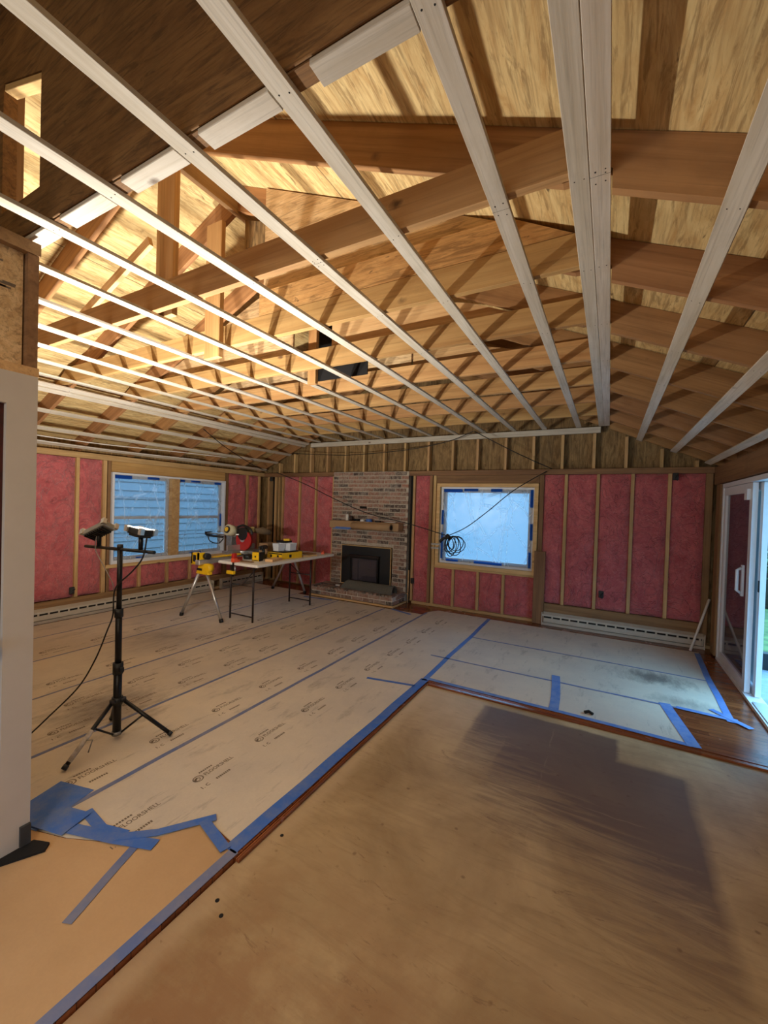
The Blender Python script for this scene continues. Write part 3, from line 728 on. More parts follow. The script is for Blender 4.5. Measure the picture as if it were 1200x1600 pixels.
# ================================================================== WINDOWS
def frame_ring(mb, axis, a0, a1, z0, z1, t, d0, d1, tb=None):
    tb = tb or t
    def bx(p0, p1, q0, q1):
        if axis == 'x': mb.box(p0, p1, d0, d1, q0, q1)
        else: mb.box(d0, d1, p0, p1, q0, q1)
    bx(a0, a0 + t, z0, z1); bx(a1 - t, a1, z0, z1); bx(a0 + t, a1 - t, z1 - t, z1); bx(a0 + t, a1 - t, z0, z0 + tb)
    return mb
# back window
e = struct('window_2', frame_ring(MB(), 'x', -2.465, -.905, .678, 2.012, .055, 6.27, 6.43, .05), M_newwood, origin=(-1.685, 6.3, .678))
frame_ring(MB(), 'x', -2.409, -.961, .729, 1.956, .05, 6.33, 6.44).build('window_frame', M_white, e, origin=e.location)
frame_ring(MB(), 'x', -2.358, -1.012, .780, 1.905, .035, 6.37, 6.41).build('sash', M_white, e, origin=e.location)
MB().box(-2.322, -1.048, 6.388, 6.392, .816, 1.869).build('window_pane', M_glass, e, origin=e.location)
def crinkle(a0, a1, z0, z1, axis, d, mb, amp=.005):
    nu = int((a1 - a0) / .03); nv = int((z1 - z0) / .03); vs = []; sd = random.uniform(0, 50)
    for j in range(nv + 1):
        for i in range(nu + 1):
            a = a0 + (a1 - a0) * i / nu; z = z0 + (z1 - z0) * j / nv
            n1 = noise.noise(Vector((a * 3 + sd, z * 3, 0))); n2 = abs(noise.noise(Vector((a * 5 + z * 4 + sd, z * 5 - a * 3, 5))))
            e_ = min(1, min(i, nu - i, j, nv - j) / 3)
            dd = d + (amp * n1 - amp * 1.4 * n2) * e_
            vs.append((a, dd, z) if axis == 'x' else (dd, a, z))
    mb.add(vs, [(j * (nu + 1) + i, j * (nu + 1) + i + 1, (j + 1) * (nu + 1) + i + 1, (j + 1) * (nu + 1) + i) for j in range(nv) for i in range(nu)], True)
    return mb
ps = crinkle(-2.375, -.985, .765, 1.925, 'x', 6.322, MB()).build('plastic_sheet', M_poly)
tag(ps, 'crinkled clear plastic sheet taped over the square back window', 'plastic sheet')
def tapes(parent, axis, d, lst):
    for a0, a1, z0, z1 in lst:
        mb = MB(); t = .0015
        if axis == 'x': mb.box(a0, a1, d - t, d, z0, z1)
        else: mb.box(d, d + t, a0, a1, z0, z1)
        mb.build('tape_strip', M_wtape, parent, origin=parent.location)
tapes(ps, 'x', 6.312, [(-2.36, -2.05, 1.875, 1.925), (-2.02, -1.80, 1.89, 1.93), (-1.60, -1.43, 1.885, 1.93), (-2.385, -2.35, 1.35, 1.58), (-2.385, -2.352, .80, 1.22),
                       (-2.29, -2.09, .765, .80), (-1.83, -1.40, .765, .805), (-1.02, -.98, 1.66, 1.92), (-1.01, -.975, 1.18, 1.42), (-1.02, -.985, .77, 1.0)])
# left double window
e = struct('window_1', frame_ring(MB(), 'y', 3.312, 5.298, .65, 1.985, .03, -6.43, -6.272, .05), M_white, origin=(-6.3, 4.3, .65))
MB().box(-6.43, -6.28, 4.235, 4.375, .70, 1.954).build('mullion', M_stud, e, origin=e.location)
for a0, a1 in ((3.343, 4.233), (4.377, 5.267)):
    w1 = frame_ring(MB(), 'y', a0, a1, .701, 1.954, .045, -6.41, -6.36).build('sash', M_white, e, origin=e.location)
    MB().box(-6.405, -6.365, a0 + .045, a1 - .045, 1.30, 1.345).build('meeting_rail', M_white, w1, origin=e.location)
    for z in (1.02, 1.62):
        MB().box(-6.396, -6.388, a0 + .045, a1 - .045, z, z + .012).build('muntin', M_white, w1, origin=e.location)
    MB().box(-6.387, -6.384, a0 + .045, a1 - .045, .746, 1.909).build('window_pane', M_glass, w1, origin=e.location)
hb('window_casing', -6.295, -6.262, 3.24, 5.33, .60, .65, M_newwood, 'pale wooden casing under the double window', 'board', axis='y')
for a0, a1, lab, tp in ((3.345, 4.232, 'crinkled clear plastic sheet taped over the left half of the double window', [(3.36, 3.62, 1.90, 1.95), (3.86, 4.05, 1.92, 1.955), (3.345, 3.38, 1.1, 1.25), (3.345, 3.38, .72, .90), (3.7, 3.82, .69, .72)]),
                        (4.378, 5.266, 'crinkled clear plastic sheet taped over the right half of the double window', [(4.38, 4.50, 1.92, 1.955), (4.62, 4.80, 1.925, 1.955), (5.10, 5.24, 1.91, 1.95), (5.23, 5.264, 1.15, 1.38), (4.62, 4.85, .69, .72)])):
    ps = crinkle(a0, a1, .70, 1.95, 'y', -6.345, MB()).build('plastic_sheet', M_poly)
    tag(ps, lab, 'plastic sheet'); tapes(ps, 'y', -6.335, tp)

# ================================================================== SLIDING DOOR
e = struct('door_2', frame_ring(MB(), 'y', 3.78, 5.925, .0, 1.985, .045, 1.115, 1.235, .03), M_white, origin=(1.17, 4.85, 0))
f1 = frame_ring(MB(), 'y', 4.84, 5.878, .035, 1.936, .085, 1.125, 1.165).build('fixed_panel', M_white, e, origin=e.location)
MB().box(1.143, 1.147, 4.925, 5.793, .12, 1.851).build('door_pane', M_screen, f1, origin=e.location)
hp = MB(); hp.tube([(1.105, 5.0, .91), (1.075, 5.0, .93), (1.075, 5.0, 1.12), (1.105, 5.0, 1.14)], .014, 10); hp.box(1.105, 1.124, 4.98, 5.02, .88, 1.17)
hp.build('door_handle', M_white, f1, origin=e.location)
MB().box(1.10, 1.125, 4.90, 4.99, 1.78, 1.88).build('latch_box', M_white, f1, origin=e.location)
f2 = frame_ring(MB(), 'y', 4.76, 5.80, .035, 1.936, .075, 1.182, 1.222).build('sliding_panel', M_white, e, origin=e.location)
MB().box(1.20, 1.204, 4.835, 5.725, .11, 1.861).build('door_pane', M_glass, f2, origin=e.location)
MB().box(1.176, 1.183, 4.772, 4.80, .96, 1.06).build('latch', M_blackpl, f2, origin=e.location)
MB().box(1.13, 1.22, 3.83, 4.62, .031, .04).build('track', M_alu, e, origin=e.location)

# outside: deck, lawn, trees
struct('deck', MB().box(1.27, 4.2, 1.5, 6.0, -.14, -.06), M_deck)
struct('deck_curb', MB().box(1.27, 4.2, 6.0, 6.10, -.14, .12), M_blackpl)
g_ = MB().box(1.26, 40, -12, 40, -.50, -.45).build('lawn', M_grass); tag(g_, 'green lawn beyond the deck outside the sliding door', 'lawn'); g_['kind'] = 'structure'
nh = MB().box(-10.2, -10.0, -1, 13, -.45, 3.2)
for k in range(18): nh.prism([(-9.999, -1, -.4 + k * .2), (-9.97, -1, -.4 + k * .2), (-9.99, -1, -.22 + k * .2), (-9.999, -1, -.22 + k * .2)], (0, 14, 0))
nh = nh.build('neighbour_house', plain('grey_siding', srgb(140, 138, 140), .7)); tag(nh, 'pale grey sided house wall seen hazily through the double window', 'house')
g2 = struct('ground', MB().box(-20, -6.6, -6, 16, -.55, -.46), M_grass)
def tree(x, y, h, r, lab):
    e = empty('garden_tree', (x, y, -.45), lab, 'tree', 'trees outside the sliding door')
    MB().tube([(0, 0, 0), (.1, 0, h * .4), (0, .1, h * .8)], [.2, .14, .06]).build('trunk', M_bark, e)
    mb = MB()
    for k in range(420):
        d = Vector((random.gauss(0, 1), random.gauss(0, 1), random.gauss(0, 1))).normalized() * r * random.uniform(.4, 1)
        c = Vector((0, 0, h * .62)) + Vector((d.x, d.y, d.z * 1.5))
        s_ = random.uniform(.12, .3); a = random.uniform(0, 6.28); n1 = Vector((math.cos(a), math.sin(a), random.uniform(-.5, .5))).normalized(); n2 = n1.cross(Vector((random.random(), random.random(), 1))).normalized()
        mb.add([c - n1 * s_, c + n2 * s_ * .5, c + n1 * s_, c - n2 * s_ * .5], [(0, 1, 2, 3)])
    mb.build('foliage', M_leaf, e)
for x, y, h, r, lab in [(3.3, 12.5, 3.6, 1.2, 'low bushy tree outside the sliding door, nearest the deck'), (5.2, 17, 6.5, 2.0, 'bushy tree outside the sliding door, middle distance'), (7.4, 25, 8, 2.8, 'tall bushy tree outside the sliding door, farther back'), (10.5, 32, 9, 3.4, 'tall bushy tree outside the sliding door, farthest back')]:
    tree(x, y, h, r, lab)

# ================================================================== FIREPLACE
def bricks(mb, x0, x1, z0, z1, yf, bl=.200, bh=.054, gap=.016, depth=.03, holes=(), jit=.004, rowlist=None):
    z = z0; row = 0
    while z + bh <= z1 + .005:
        x = x0 - (bl / 2 if row % 2 else 0)
        while x < x1:
            a = max(x, x0); b = min(x + bl, x1)
            if b - a > .03:
                segs = [(a, b)]
                for hx0, hx1, hz0, hz1 in holes:
                    if z + bh > hz0 and z < hz1:
                        ns = []
                        for p, q in segs:
                            if q <= hx0 or p >= hx1: ns.append((p, q))
                            else:
                                if p < hx0 - .02: ns.append((p, hx0))
                                if q > hx1 + .02: ns.append((hx1, q))
                        segs = ns
                for p, q in segs:
                    j = random.uniform(-jit, jit)
                    mb.box(p, q, yf + j, yf + depth, z, z + bh)
            x += bl + gap
        z += bh + gap; row += 1
    return mb
FX0, FX1 = -4.515, -2.975
fp = empty('fireplace', (-3.75, 6.25, 0), 'tall whitewashed brick fireplace with black insert and low brick hearth', 'fireplace')
L_ = Vector(fp.location)
hole = [(-4.29, -3.24, .20, .905)]
bricks(MB(), FX0, FX1, .19, 2.205, 6.262, holes=hole).build('brick_face', M_brick, fp, origin=L_)
m = MB(); yf = 6.272
m.box(FX0, FX1, yf, 6.42, .905, 2.215); m.box(FX0, -4.29, yf, 6.42, 0, .905); m.box(-3.24, FX1, yf, 6.42, 0, .905); m.box(-4.29, -3.24, yf, 6.42, 0, .20)
m.build('mortar_bed', M_mortar, fp, origin=L_)
hx = MB(); hx.box(-4.60, -2.985, 5.815, 6.27, .03, .155); hb_o = hx.build('hearth', M_mortarw, fp, origin=L_)
m = MB(); bricks(m, -4.61, -2.975, .035, .16, 5.803, bh=.05, gap=.016, depth=.03)
# right return of the hearth
for r_ in range(2):
    y = 5.84 + (.1 if r_ else 0)
    while y < 6.25:
        m.box(-3.0, -2.972, y, min(y + .19, 6.26), .035 + r_ * .066, .085 + r_ * .066); y += .205
# rowlock top bricks
x = -4.61
while x < -2.99:
    m.box(x, x + .06, 5.798 + random.uniform(0, .004), 5.99, .158, .182); x += .071
y = 6.0
x = -4.61
while x < -2.99:
    m.box(x, min(x + .2, -2.975), 6.0, 6.09, .158, .18); m.box(x, min(x + .2, -2.975), 6.10, 6.19, .158, .18); m.box(x, min(x + .2, -2.975), 6.20, 6.26, .158, .18); x += .211
m.build('brick_course', M_brick, hb_o, origin=L_)
hb_t = MB().box(-4.63, -2.95, 5.775, 5.797, .0035, .03).box(-2.965, -2.945, 5.798, 6.27, .0035, .03).build('shoe_moulding', M_newwood, fp, origin=L_)
ins = frame_ring(MB(), 'x', -4.28, -3.25, .19, .895, .012, 6.235, 6.25).build('insert_trim', M_newwood, fp, origin=L_)
m = MB(); m.box(-4.268, -4.08, 6.238, 6.26, .19, .883); m.box(-3.47, -3.262, 6.238, 6.26, .19, .883); m.box(-4.08, -3.47, 6.238, 6.26, .735, .883)
ib = m.build('insert_surround', M_blackpl, fp, origin=L_)
m = MB().box(-4.08, -3.47, 6.36, 6.39, .19, .74).box(-4.085, -4.07, 6.25, 6.38, .19, .74).box(-3.48, -3.465, 6.25, 6.38, .19, .74).build('firebox', M_dark, fp, origin=L_)
m = MB(); m.box(-4.09, -3.46, 6.20, 6.24, .70, .735); m.tube([(-4.09, 6.20, .725), (-3.46, 6.20, .725)], .010); m.build('hood_lip', M_brownleg, fp, origin=L_)
frame_ring(MB(), 'x', -4.06, -3.49, .25, .695, .03, 6.225, 6.24).build('glass_frame', M_black, fp, origin=L_)
MB().box(-4.03, -3.52, 6.232, 6.235, .28, .665).build('firebox_glass', M_fireglass, fp, origin=L_)
m = MB()
for k in range(7):
    x = -3.98 + k * .065
    m.tube([(x, 6.30, .26), (x + random.uniform(-.03, .03), 6.30, .40 + random.uniform(-.03, .05))], [.02, .008], 6)
m.tube([(-4.0, 6.32, .27), (-3.55, 6.30, .29)], .03); m.build('gas_logs', M_grey, fp, origin=L_)
mt = MB().box(-4.44, -3.04, 6.06, 6.258, 1.20, 1.335).build('mantel', M_kraft, fp, origin=L_, bevel=.012)
MB().box(-4.30, -3.55, 6.055, 6.059, 1.20, 1.225).box(-4.35, -4.0, 6.052, 6.06, 1.185, 1.20).build('tape_strip', M_tape, mt, origin=L_)
# flue slots in the brick
MB().box(-3.92, -3.78, 6.252, 6.262, 1.56, 1.60).build('vent_slot', M_dark, fp, origin=L_)
# paper roll in front, tape patch, mantel clutter
pr = MB(); k_ = 20; rr = .062
pr.tube([(-3.90, 5.995, 1.262), (-3.14, 5.99, 1.262)], rr, k_)
o = pr.build('paper_roll', M_kraft); tag(o, 'roll of brown kraft paper fixed along the front of the mantel', 'paper roll')
MB().tube([(-3.142, 5.99, 1.262), (-3.135, 5.99, 1.262)], .04, 16).build('roll_core', M_dark, o, origin=o.location)
m = MB().tube([(-4.12, 6.16, 1.336), (-4.12, 6.16, 1.44), (-4.12, 6.16, 1.455)], [.03, .03, .014], 12)
o = m.build('bottle', M_whitelam); tag(o, 'small white bottle standing on the mantel', 'bottle')
MB().tube([(-4.12, 6.16, 1.455), (-4.12, 6.16, 1.49)], .013).build('cap', M_grey, o, origin=o.location)
m = MB().tube([(-4.04, 6.18, 1.336), (-4.04, 6.18, 1.42)], .025, 12).build('can', M_brownleg); tag(m, 'dark brown can beside the white bottle on the mantel', 'can')
tag(MB().tube([(-3.98, 6.15, 1.358), (-3.86, 6.17, 1.358)], .02, 10).build('flashlight', M_blackpl), 'small black torch lying on the mantel', 'torch')
def ring(c, r_o, r_i, h, mat, name):
    mb = MB(); k = 20; vs = []
    for r__, z in ((r_o, 0), (r_o, h), (r_i, h), (r_i, 0)):
        for j in range(k): a = 2 * math.pi * j / k; vs.append((c[0] + r__ * math.cos(a), c[1] + r__ * math.sin(a), c[2] + z))
    mb.add(vs, [(q * k + j, q * k + (j + 1) % k, ((q + 1) % 4) * k + (j + 1) % k, ((q + 1) % 4) * k + j) for q in range(4) for j in range(k)]); return mb.build(name, mat)
tag(ring((-3.66, 6.15, 1.336), .055, .035, .045, M_tape, 'tape_roll'), 'roll of blue tape lying on the mantel', 'tape roll')
tag(ring((-3.79, 6.15, 1.336), .045, .03, .03, M_whitelam, 'tape_roll'), 'small white tape roll on the mantel left of the blue one', 'tape roll')
tag(MB().box(-3.52, -3.42, 6.11, 6.15, 1.336, 1.358).build('sanding_block', M_blackpl), 'small black block on the mantel right of the tape rolls', 'block')
tag(MB().tube([(-3.36, 6.17, 1.345), (-3.14, 6.14, 1.345)], .008, 6).build('pencil', M_whitelam), 'thin pale stick at the right end of the mantel', 'stick')
# grey half-round felt on hearth
m = MB(); k = 14; xs = (-4.04, -3.02)
prof = [(5.86, .183)] + [(5.98 - .10 * math.cos(math.pi * j / k), .185 + .135 * math.sin(math.pi * j / k)) for j in range(k + 1)]
po = [(y, z) for y, z in prof[1:]]; pi_ = [(5.98 + (y - 5.98) * .90, .184 + (z - .184) * .90) for y, z in po]
n = len(po); vs = []
for xx, sh in ((xs[0], .10), (xs[1], 0)):
    for q, (y, z) in enumerate(po): vs.append((xx + sh * math.sin(math.pi * q / k) , y - .03 * (0 if sh else 1), z))
    for q, (y, z) in enumerate(pi_): vs.append((xx + sh * math.sin(math.pi * q / k) , y - .03 * (0 if sh else 1), z))
fs = []
for j in range(n - 1):
    fs += [(j, j + 1, 2 * n + j + 1, 2 * n + j), (n + j, 3 * n + j, 3 * n + j + 1, n + j + 1), (j, n + j, n + j + 1, j + 1), (2 * n + j, 2 * n + j + 1, 3 * n + j + 1, 3 * n + j)]
fs += [(0, 2 * n, 3 * n, n), (n - 1, 2 * n - 1, 4 * n - 1, 3 * n - 1)]
m.add(vs, fs, False); o = m.build('curled_felt_mat', M_felt); tag(o, 'grey felt mat curled into a half round on the brick hearth', 'mat')
tag(MB().tube([(-4.20, 5.98, .195), (-4.12, 5.99, .195)], .014, 8).build('tape_measure', M_whitelam), 'small white object on the hearth left of the grey mat', 'tool')
# pipe and wire to the right of the fireplace
o = MB().tube([(-2.925, 6.27, .0), (-2.925, 6.27, .55)], .010).tube([(-2.925, 6.27, .16), (-2.925, 6.24, .16)], .014).build('gas_pipe', M_newwood); tag(o, 'thin copper gas pipe beside the fireplace hearth', 'pipe')
hb('gap_shade_board', -2.972, -2.91, 6.36, 6.41, .05, 2.14, M_dark, 'dark strip standing in for recess shade along the right side of the fireplace', 'board', axis='z')  # shade of the recess put in as a dark board
hb('gap_shade_board', -6.14, -5.83, 6.39, 6.42, .05, 2.14, M_dark, 'dark board standing in for the shade behind the back left corner studs', 'board', axis='z')  # shade of the corner gap put in the same way
bstud(-6.03, .041, 2.141, 'pale stud inside the dark back left corner gap', .04, M_newwood, 6.34)
bstud(-5.93, .041, 2.141, 'second pale stud inside the dark back left corner gap', .04, M_stud, 6.34)

# ================================================================== HEATERS
def heater(L, loc, rotz, label):
    e = empty('baseboard_heater', loc, label, 'heater', None, rotz)
    # local: x along, y 0 (wall) .. .07 front
    MB().prism([(0, 0, .0), (0, .06, .0), (0, .065, .035), (0, .035, .04), (0, .035, .13), (0, .065, .125), (0, .062, .15), (0, .01, .178), (0, 0, .178)], (L, 0, 0)).build('casing', M_heater, e)
    MB().box(.02, L - .02, .060, .068, .045, .105).build('front_cover', M_heater, e, bevel=.004)
    MB().box(.02, L - .02, .060, .0665, .106, .128).build('dark_slot', M_dark, e)
    n = int(L / .11)
    m = MB()
    for k in range(n): m.box(.03 + k * (L - .06) / n, .05 + k * (L - .06) / n, .055, .0685, .104, .130)
    m.build('grille', M_heater, e)
    MB().box(-.012, .0, 0, .072, 0, .18).build('end_cap', M_heater, e); MB().box(L, L + .012, 0, .072, 0, .18).build('end_cap', M_heater, e)
    return e
heater(1.84, (1.055, 6.28, .001), R(180), 'cream baseboard heater on the back wall beside the sliding door')
heater(3.05, (-6.27, 5.02, .001), R(-90), 'long cream baseboard heater on the left wall under the window')
heater(1.0, (-6.27, 6.22, .001), R(-90), 'short cream baseboard heater on the left wall near the back corner')

# ================================================================== FLOOR PAPER AND TAPE
ZP = 0.0
def paper(poly, label, mat, z=0.0005, t=.002):
    o = MB().prism([(x, y, z) for x, y in poly], (0, 0, t)).build('paper_sheet', mat, origin=(poly[0][0], poly[0][1], z)); return tag(o, label, 'floor paper')
P1 = paper([(-1.462, 1.36), (-1.462, 3.60), (-1.50, 6.08), (-2.30, 6.08), (-2.405, 5.9), (-2.405, .93), (-2.2, .99), (-1.88, 1.14), (-1.72, 1.40)], 'printed floor paper strip along the bare subfloor edge', M_paper)
P2 = paper([(-2.413, .93), (-2.413, 5.72), (-3.06, 5.72), (-3.06, .93)], 'printed floor paper strip under the front leg of the light stand', M_paper)
P3 = paper([(-3.068, .93), (-3.068, 5.72), (-3.94, 5.72), (-3.94, .93)], 'printed floor paper strip behind the light stand, leading to the fireplace', M_paper)
P4 = paper([(-3.948, .93), (-3.948, 5.72), (-4.84, 5.72), (-4.84, .93)], 'printed floor paper strip under the work table', M_paper)
P5 = paper([(-4.848, .93), (-4.848, 5.95), (-5.62, 5.95), (-5.62, .93)], 'dusty floor paper strip under the far side of the saw stand', M_paper)
P6 = paper([(-5.628, .93), (-5.628, 5.95), (-6.17, 5.95), (-6.17, .93)], 'dusty floor paper strip along the left wall heater', M_paper)
paper([(-1.455, 3.61), (-.385, 3.61), (-.385, 4.2), (-1.455, 4.2)], 'short floor paper piece at the subfloor corner, right of the main seam', M_paper)
paper([(-.375, 3.61), (.58, 3.58), (.50, 4.2), (-.375, 4.2)], 'short floor paper piece between the two tape patches by the step', M_paper)
paper([(-1.455, 4.21), (.90, 4.21), (.93, 5.06), (-1.47, 5.06)], 'floor paper strip across the right side, nearer the camera', M_paper)
paper([(-1.47, 5.07), (.93, 5.07), (.98, 6.05), (-1.49, 6.05)], 'floor paper strip in front of the back wall heater', M_paper)
PF = paper([(-1.475, -1.5), (-1.475, 1.35), (-1.73, 1.39), (-1.885, 1.13), (-2.20, .985), (-2.405, .925), (-2.405, .89), (-2.29, .88), (-2.29, -1.5)], 'plain brown floor paper in the doorway at the lower left', M_paperplain)

# printed logos: one mesh of lettering per sheet
def text_mesh(s, size, bold=0.0):
    cu = bpy.data.curves.new('t', 'FONT'); cu.body = s; cu.size = size; cu.offset = bold; cu.align_x = 'LEFT'; cu.resolution_u = 2
    ob = bpy.data.objects.new('t', cu); COL.objects.link(ob)
    dg = bpy.context.evaluated_depsgraph_get(); me = bpy.data.meshes.new_from_object(ob.evaluated_get(dg))
    vs = [v.co.copy() for v in me.vertices]; fs = [tuple(p.vertices) for p in me.polygons]
    bpy.data.objects.remove(ob); bpy.data.meshes.remove(me); bpy.data.curves.remove(cu)
    return vs, fs
T1 = text_mesh('FLOORSHELL', .040, .0006); T2 = text_mesh('1. C', .034, .0008)
wd = max(v.x for v in T1[0])
def logo(mb, X, Y, z, s=1.0):
    # local u -> +Y, local v -> -X
    def P(u, v): return (X - v * s, Y + u * s, z)
    fit = .205 / wd
    mb.add([P(.070 + v.x * fit, v.y) for v in T1[0]], T1[1]); mb.add([P(-.02 + v.x, -.085 + v.y) for v in T2[0]], T2[1])
    k = 16
    for ro, ri, cx, cy in ((.032, .025, .028, .012), (.018, .013, .022, .010)):
        vs = [P(cx + r__ * math.cos(2 * math.pi * j / k), cy + r__ * .9 * math.sin(2 * math.pi * j / k)) for r__ in (ro, ri) for j in range(k)]
        mb.add(vs, [(j, (j + 1) % k, k + (j + 1) % k, k + j) for j in range(k)])
    mb.add([P(.0, .012), P(.028, .030), P(.034, .022), P(.006, .0)], [(0, 1, 2, 3)])
    # small illegible line over the name and the size line under it
    for u0 in [.062 + .0135 * q for q in range(7)]: mb.add([P(u0, .045), P(u0 + .010, .045), P(u0 + .010, .058), P(u0, .058)], [(0, 1, 2, 3)])
    for u0 in [.085 + .0125 * q for q in range(8)]: mb.add([P(u0, -.082), P(u0 + .009, -.082), P(u0 + .009, -.066), P(u0, -.066)], [(0, 1, 2, 3)])
_lm = MB(); logo(_lm, 0, 0, 0); _lo = _lm.build('printed_logo', M_ink, None, origin=(0, 0, 0)); _me = _lo.data; bpy.data.objects.remove(_lo)
def prints(sheet, X, ys):
    for y in ys:
        o = bpy.data.objects.new('printed_logo', _me); COL.objects.link(o); o.parent = sheet
        o.location = Vector((X + random.uniform(-.01, .01), y, .0030)) - sheet.location
prints(P1, -2.03, [1.075 + .476 * k for k in range(10)])
prints(P2, -2.60, [1.16 + .49 * k for k in range(9)])
prints(P3, -3.25, [1.35 + .48 * k for k in range(9)]); prints(P4, -4.15, [1.7 + .48 * k for k in range(8)]); prints(P5, -5.05, [2.0 + .48 * k for k in range(7)])
prints(P3, -3.62, [1.12 + .48 * k for k in range(9)]); prints(P1, -1.72, [])  if False else None

def tape(pts, w, label, mat=None, z=.0035, t=.0012, torn=False):
    """ribbon along polyline"""
    pts = [Vector((x, y, 0)) for x, y in pts]; n = len(pts); lft = []; rgt = []
    dense = []
    for i in range(n - 1):
        L = (pts[i + 1] - pts[i]).length; m_ = max(1, int(L / .25))
        for q in range(m_): dense.append(pts[i].lerp(pts[i + 1], q / m_))
    dense.append(pts[-1]); n = len(dense)
    for i, p in enumerate(dense):
        d = (dense[min(i + 1, n - 1)] - dense[max(i - 1, 0)]).normalized(); nn = Vector((-d.y, d.x, 0)); j = random.uniform(-.003, .003)
        lft.append(p + nn * (w / 2 + j)); rgt.append(p - nn * (w / 2 - j))
    vs = [(v.x, v.y, z) for v in lft + rgt] + [(v.x, v.y, z + t) for v in lft + rgt]
    fs = []
    for i in range(n - 1):
        fs += [(2 * n + i, 2 * n + i + 1, 3 * n + i + 1, 3 * n + i), (i, n + i, n + i + 1, i + 1), (i, i + 1, 2 * n + i + 1, 2 * n + i), (n + i, 3 * n + i, 3 * n + i + 1, n + i + 1)]
    fs += [(0, 2 * n, 3 * n, n), (n - 1, 2 * n - 1, 4 * n - 1, 3 * n - 1)]
    o = MB().add(vs, fs).build('masking_tape', mat or M_tape); return tag(o, label, 'tape')
tape([(-1.49, 1.33), (-1.475, 2.4), (-1.465, 3.58)], .075, 'bright blue tape along the paper edge beside the bare subfloor')
tape([(-1.460, -1.4), (-1.462, .6), (-1.468, 1.34)], .048, 'greyish blue tape edging the plain paper at the lower left', M_tapedust)
tape([(-1.462, 3.55), (-1.48, 4.3), (-1.475, 5.05), (-1.50, 6.05)], .05, 'blue tape continuing from the subfloor corner towards the back window')
tape([(-2.41, 1.06), (-2.408, 4.3), (-2.40, 5.85)], .032, 'long blue seam tape, first left of the subfloor edge', M_tapedust)
tape([(-3.065, 1.0), (-3.064, 3.0), (-3.06, 5.7)], .028, 'long blue seam tape passing behind the light stand', M_tapedust)
tape([(-3.945, 1.0), (-3.944, 5.7)], .022, 'thin blue seam tape left of the light stand', M_tapedust)
tape([(-4.845, 1.0), (-4.845, 5.7)], .018, 'thin blue seam tape running under the saw stand', M_tapedust)
tape([(-5.625, 1.0), (-5.625, 5.9)], .014, 'thinnest blue seam tape near the left wall', M_tapedust)
tape([(-1.94, 3.31), (-1.49, 3.40)], .035, 'short blue tape piece crossing towards the subfloor corner')
tape([(-1.45, 3.605), (-.3, 3.60), (.56, 3.575)], .045, 'blue tape along the paper edge at the wooden step', mat=M_tapeworn, z=.0037)
tape([(-1.66, 4.20), (-.4, 4.21), (.56, 4.215)], .026, 'thin blue seam tape across the right side, nearer one', M_tapedust)
tape([(-1.47, 5.07), (0, 5.07), (.93, 5.06)], .022, 'thin blue seam tape across the right side, farther one', M_tapedust)
tape([(-.405, 4.36), (-.375, 4.1), (-.34, 3.60)], .075, 'short wide blue tape patch crossing the step seam, left one', mat=M_tapeworn, z=.0050)
tape([(.47, 4.25), (.58, 3.56)], .085, 'short wide blue tape patch crossing the step seam, right one', mat=M_tapeworn, z=.0050)
tape([(.96, 6.0), (.92, 5.2), (.90, 4.15)], .055, 'blue tape edging the paper beside the sliding door', mat=M_tapeworn, z=.0050)
tape([(.55, 4.215), (.95, 4.20)], .05, 'blue tape from the right patch to the door-side tape', mat=M_tapeworn, z=.0064)
tape([(.80, 4.33), (1.01, 4.10)], .05, 'crumpled blue tape end near the door corner', mat=M_tapeworn, z=.0078)
tape([(-2.63, 1.02), (-2.40, 1.08)], .30, 'big blue tape patch beside the partition corner', z=.0050)
tape([(-2.44, 1.00), (-2.24, 1.05)], .15, 'second blue tape patch overlapping the big one by the partition', z=.0120)
tape([(-2.30, 1.12), (-2.12, 1.10), (-1.98, 1.14)], .05, 'blue tape running from the partition patch to the paper seam', z=.0064)
tape([(-2.36, .99), (-2.0, 1.10), (-1.80, 1.17)], .06, 'blue tape along the torn edge by the partition', z=.0078)
tape([(-2.0, 1.10), (-1.86, 1.22), (-1.70, 1.43)], .045, 'blue tape slanting between printed and plain paper', z=.0092)
tape([(-1.735, 1.38), (-1.50, 1.32)], .05, 'short blue tape joining the slanting seam to the edge tape', z=.0106)
tape([(-1.89, 1.15), (-1.84, 1.02), (-1.745, .79)], .04, 'loose blue tape tail stuck on the plain paper', M_tapedust, z=.0050)
tape([(-2.56, 5.60), (-2.95, 5.73)], .05, 'blue tape patch near the right front of the hearth', z=.0050)
tape([(-4.60, 5.60), (-4.05, 5.66)], .05, 'blue tape patch left front of the hearth', z=.0050)
# hardwood edge step nosing and dark threshold
hb('floor_edge_strip', -1.438, -1.415, 1.32, 3.51, -.0195, -.004, M_hard, 'reddish wooden edge strip of the finished floor beside the subfloor', 'floor edge', axis='y')
hb('floor_edge_strip', -1.41, 1.10, 3.515, 3.552, -.0195, -.004, M_hard, 'reddish wooden edge strip across the step below the taped paper', 'floor edge')
tag(MB().prism([(-2.298, .70, .0036), (-2.19, .90, .0036), (-2.22, .93, .0036), (-2.298, .90, .0036)], (0, 0, .012)).build('threshold_piece', M_dark), 'dark rubber piece on the floor at the foot of the partition', 'rubber piece')
tag(MB().box(-2.299, -2.285, .845, .884, .02, .11).build('corner_guard', M_rubber), 'small grey guard on the bottom corner of the partition', 'guard')
for k, (x, y) in enumerate([(-1.355, 1.155), (-1.29, 1.12), (-1.36, 1.54)]):
    tag(MB().tube([(x, y, -.0198), (x, y, -.0185)], .009, 10).build('bolt_hole', M_dark), 'dark bolt hole in the subfloor by the grey tape, %s' % ['nearest the tape', 'closest to the camera', 'farthest from the camera'][k], 'hole')
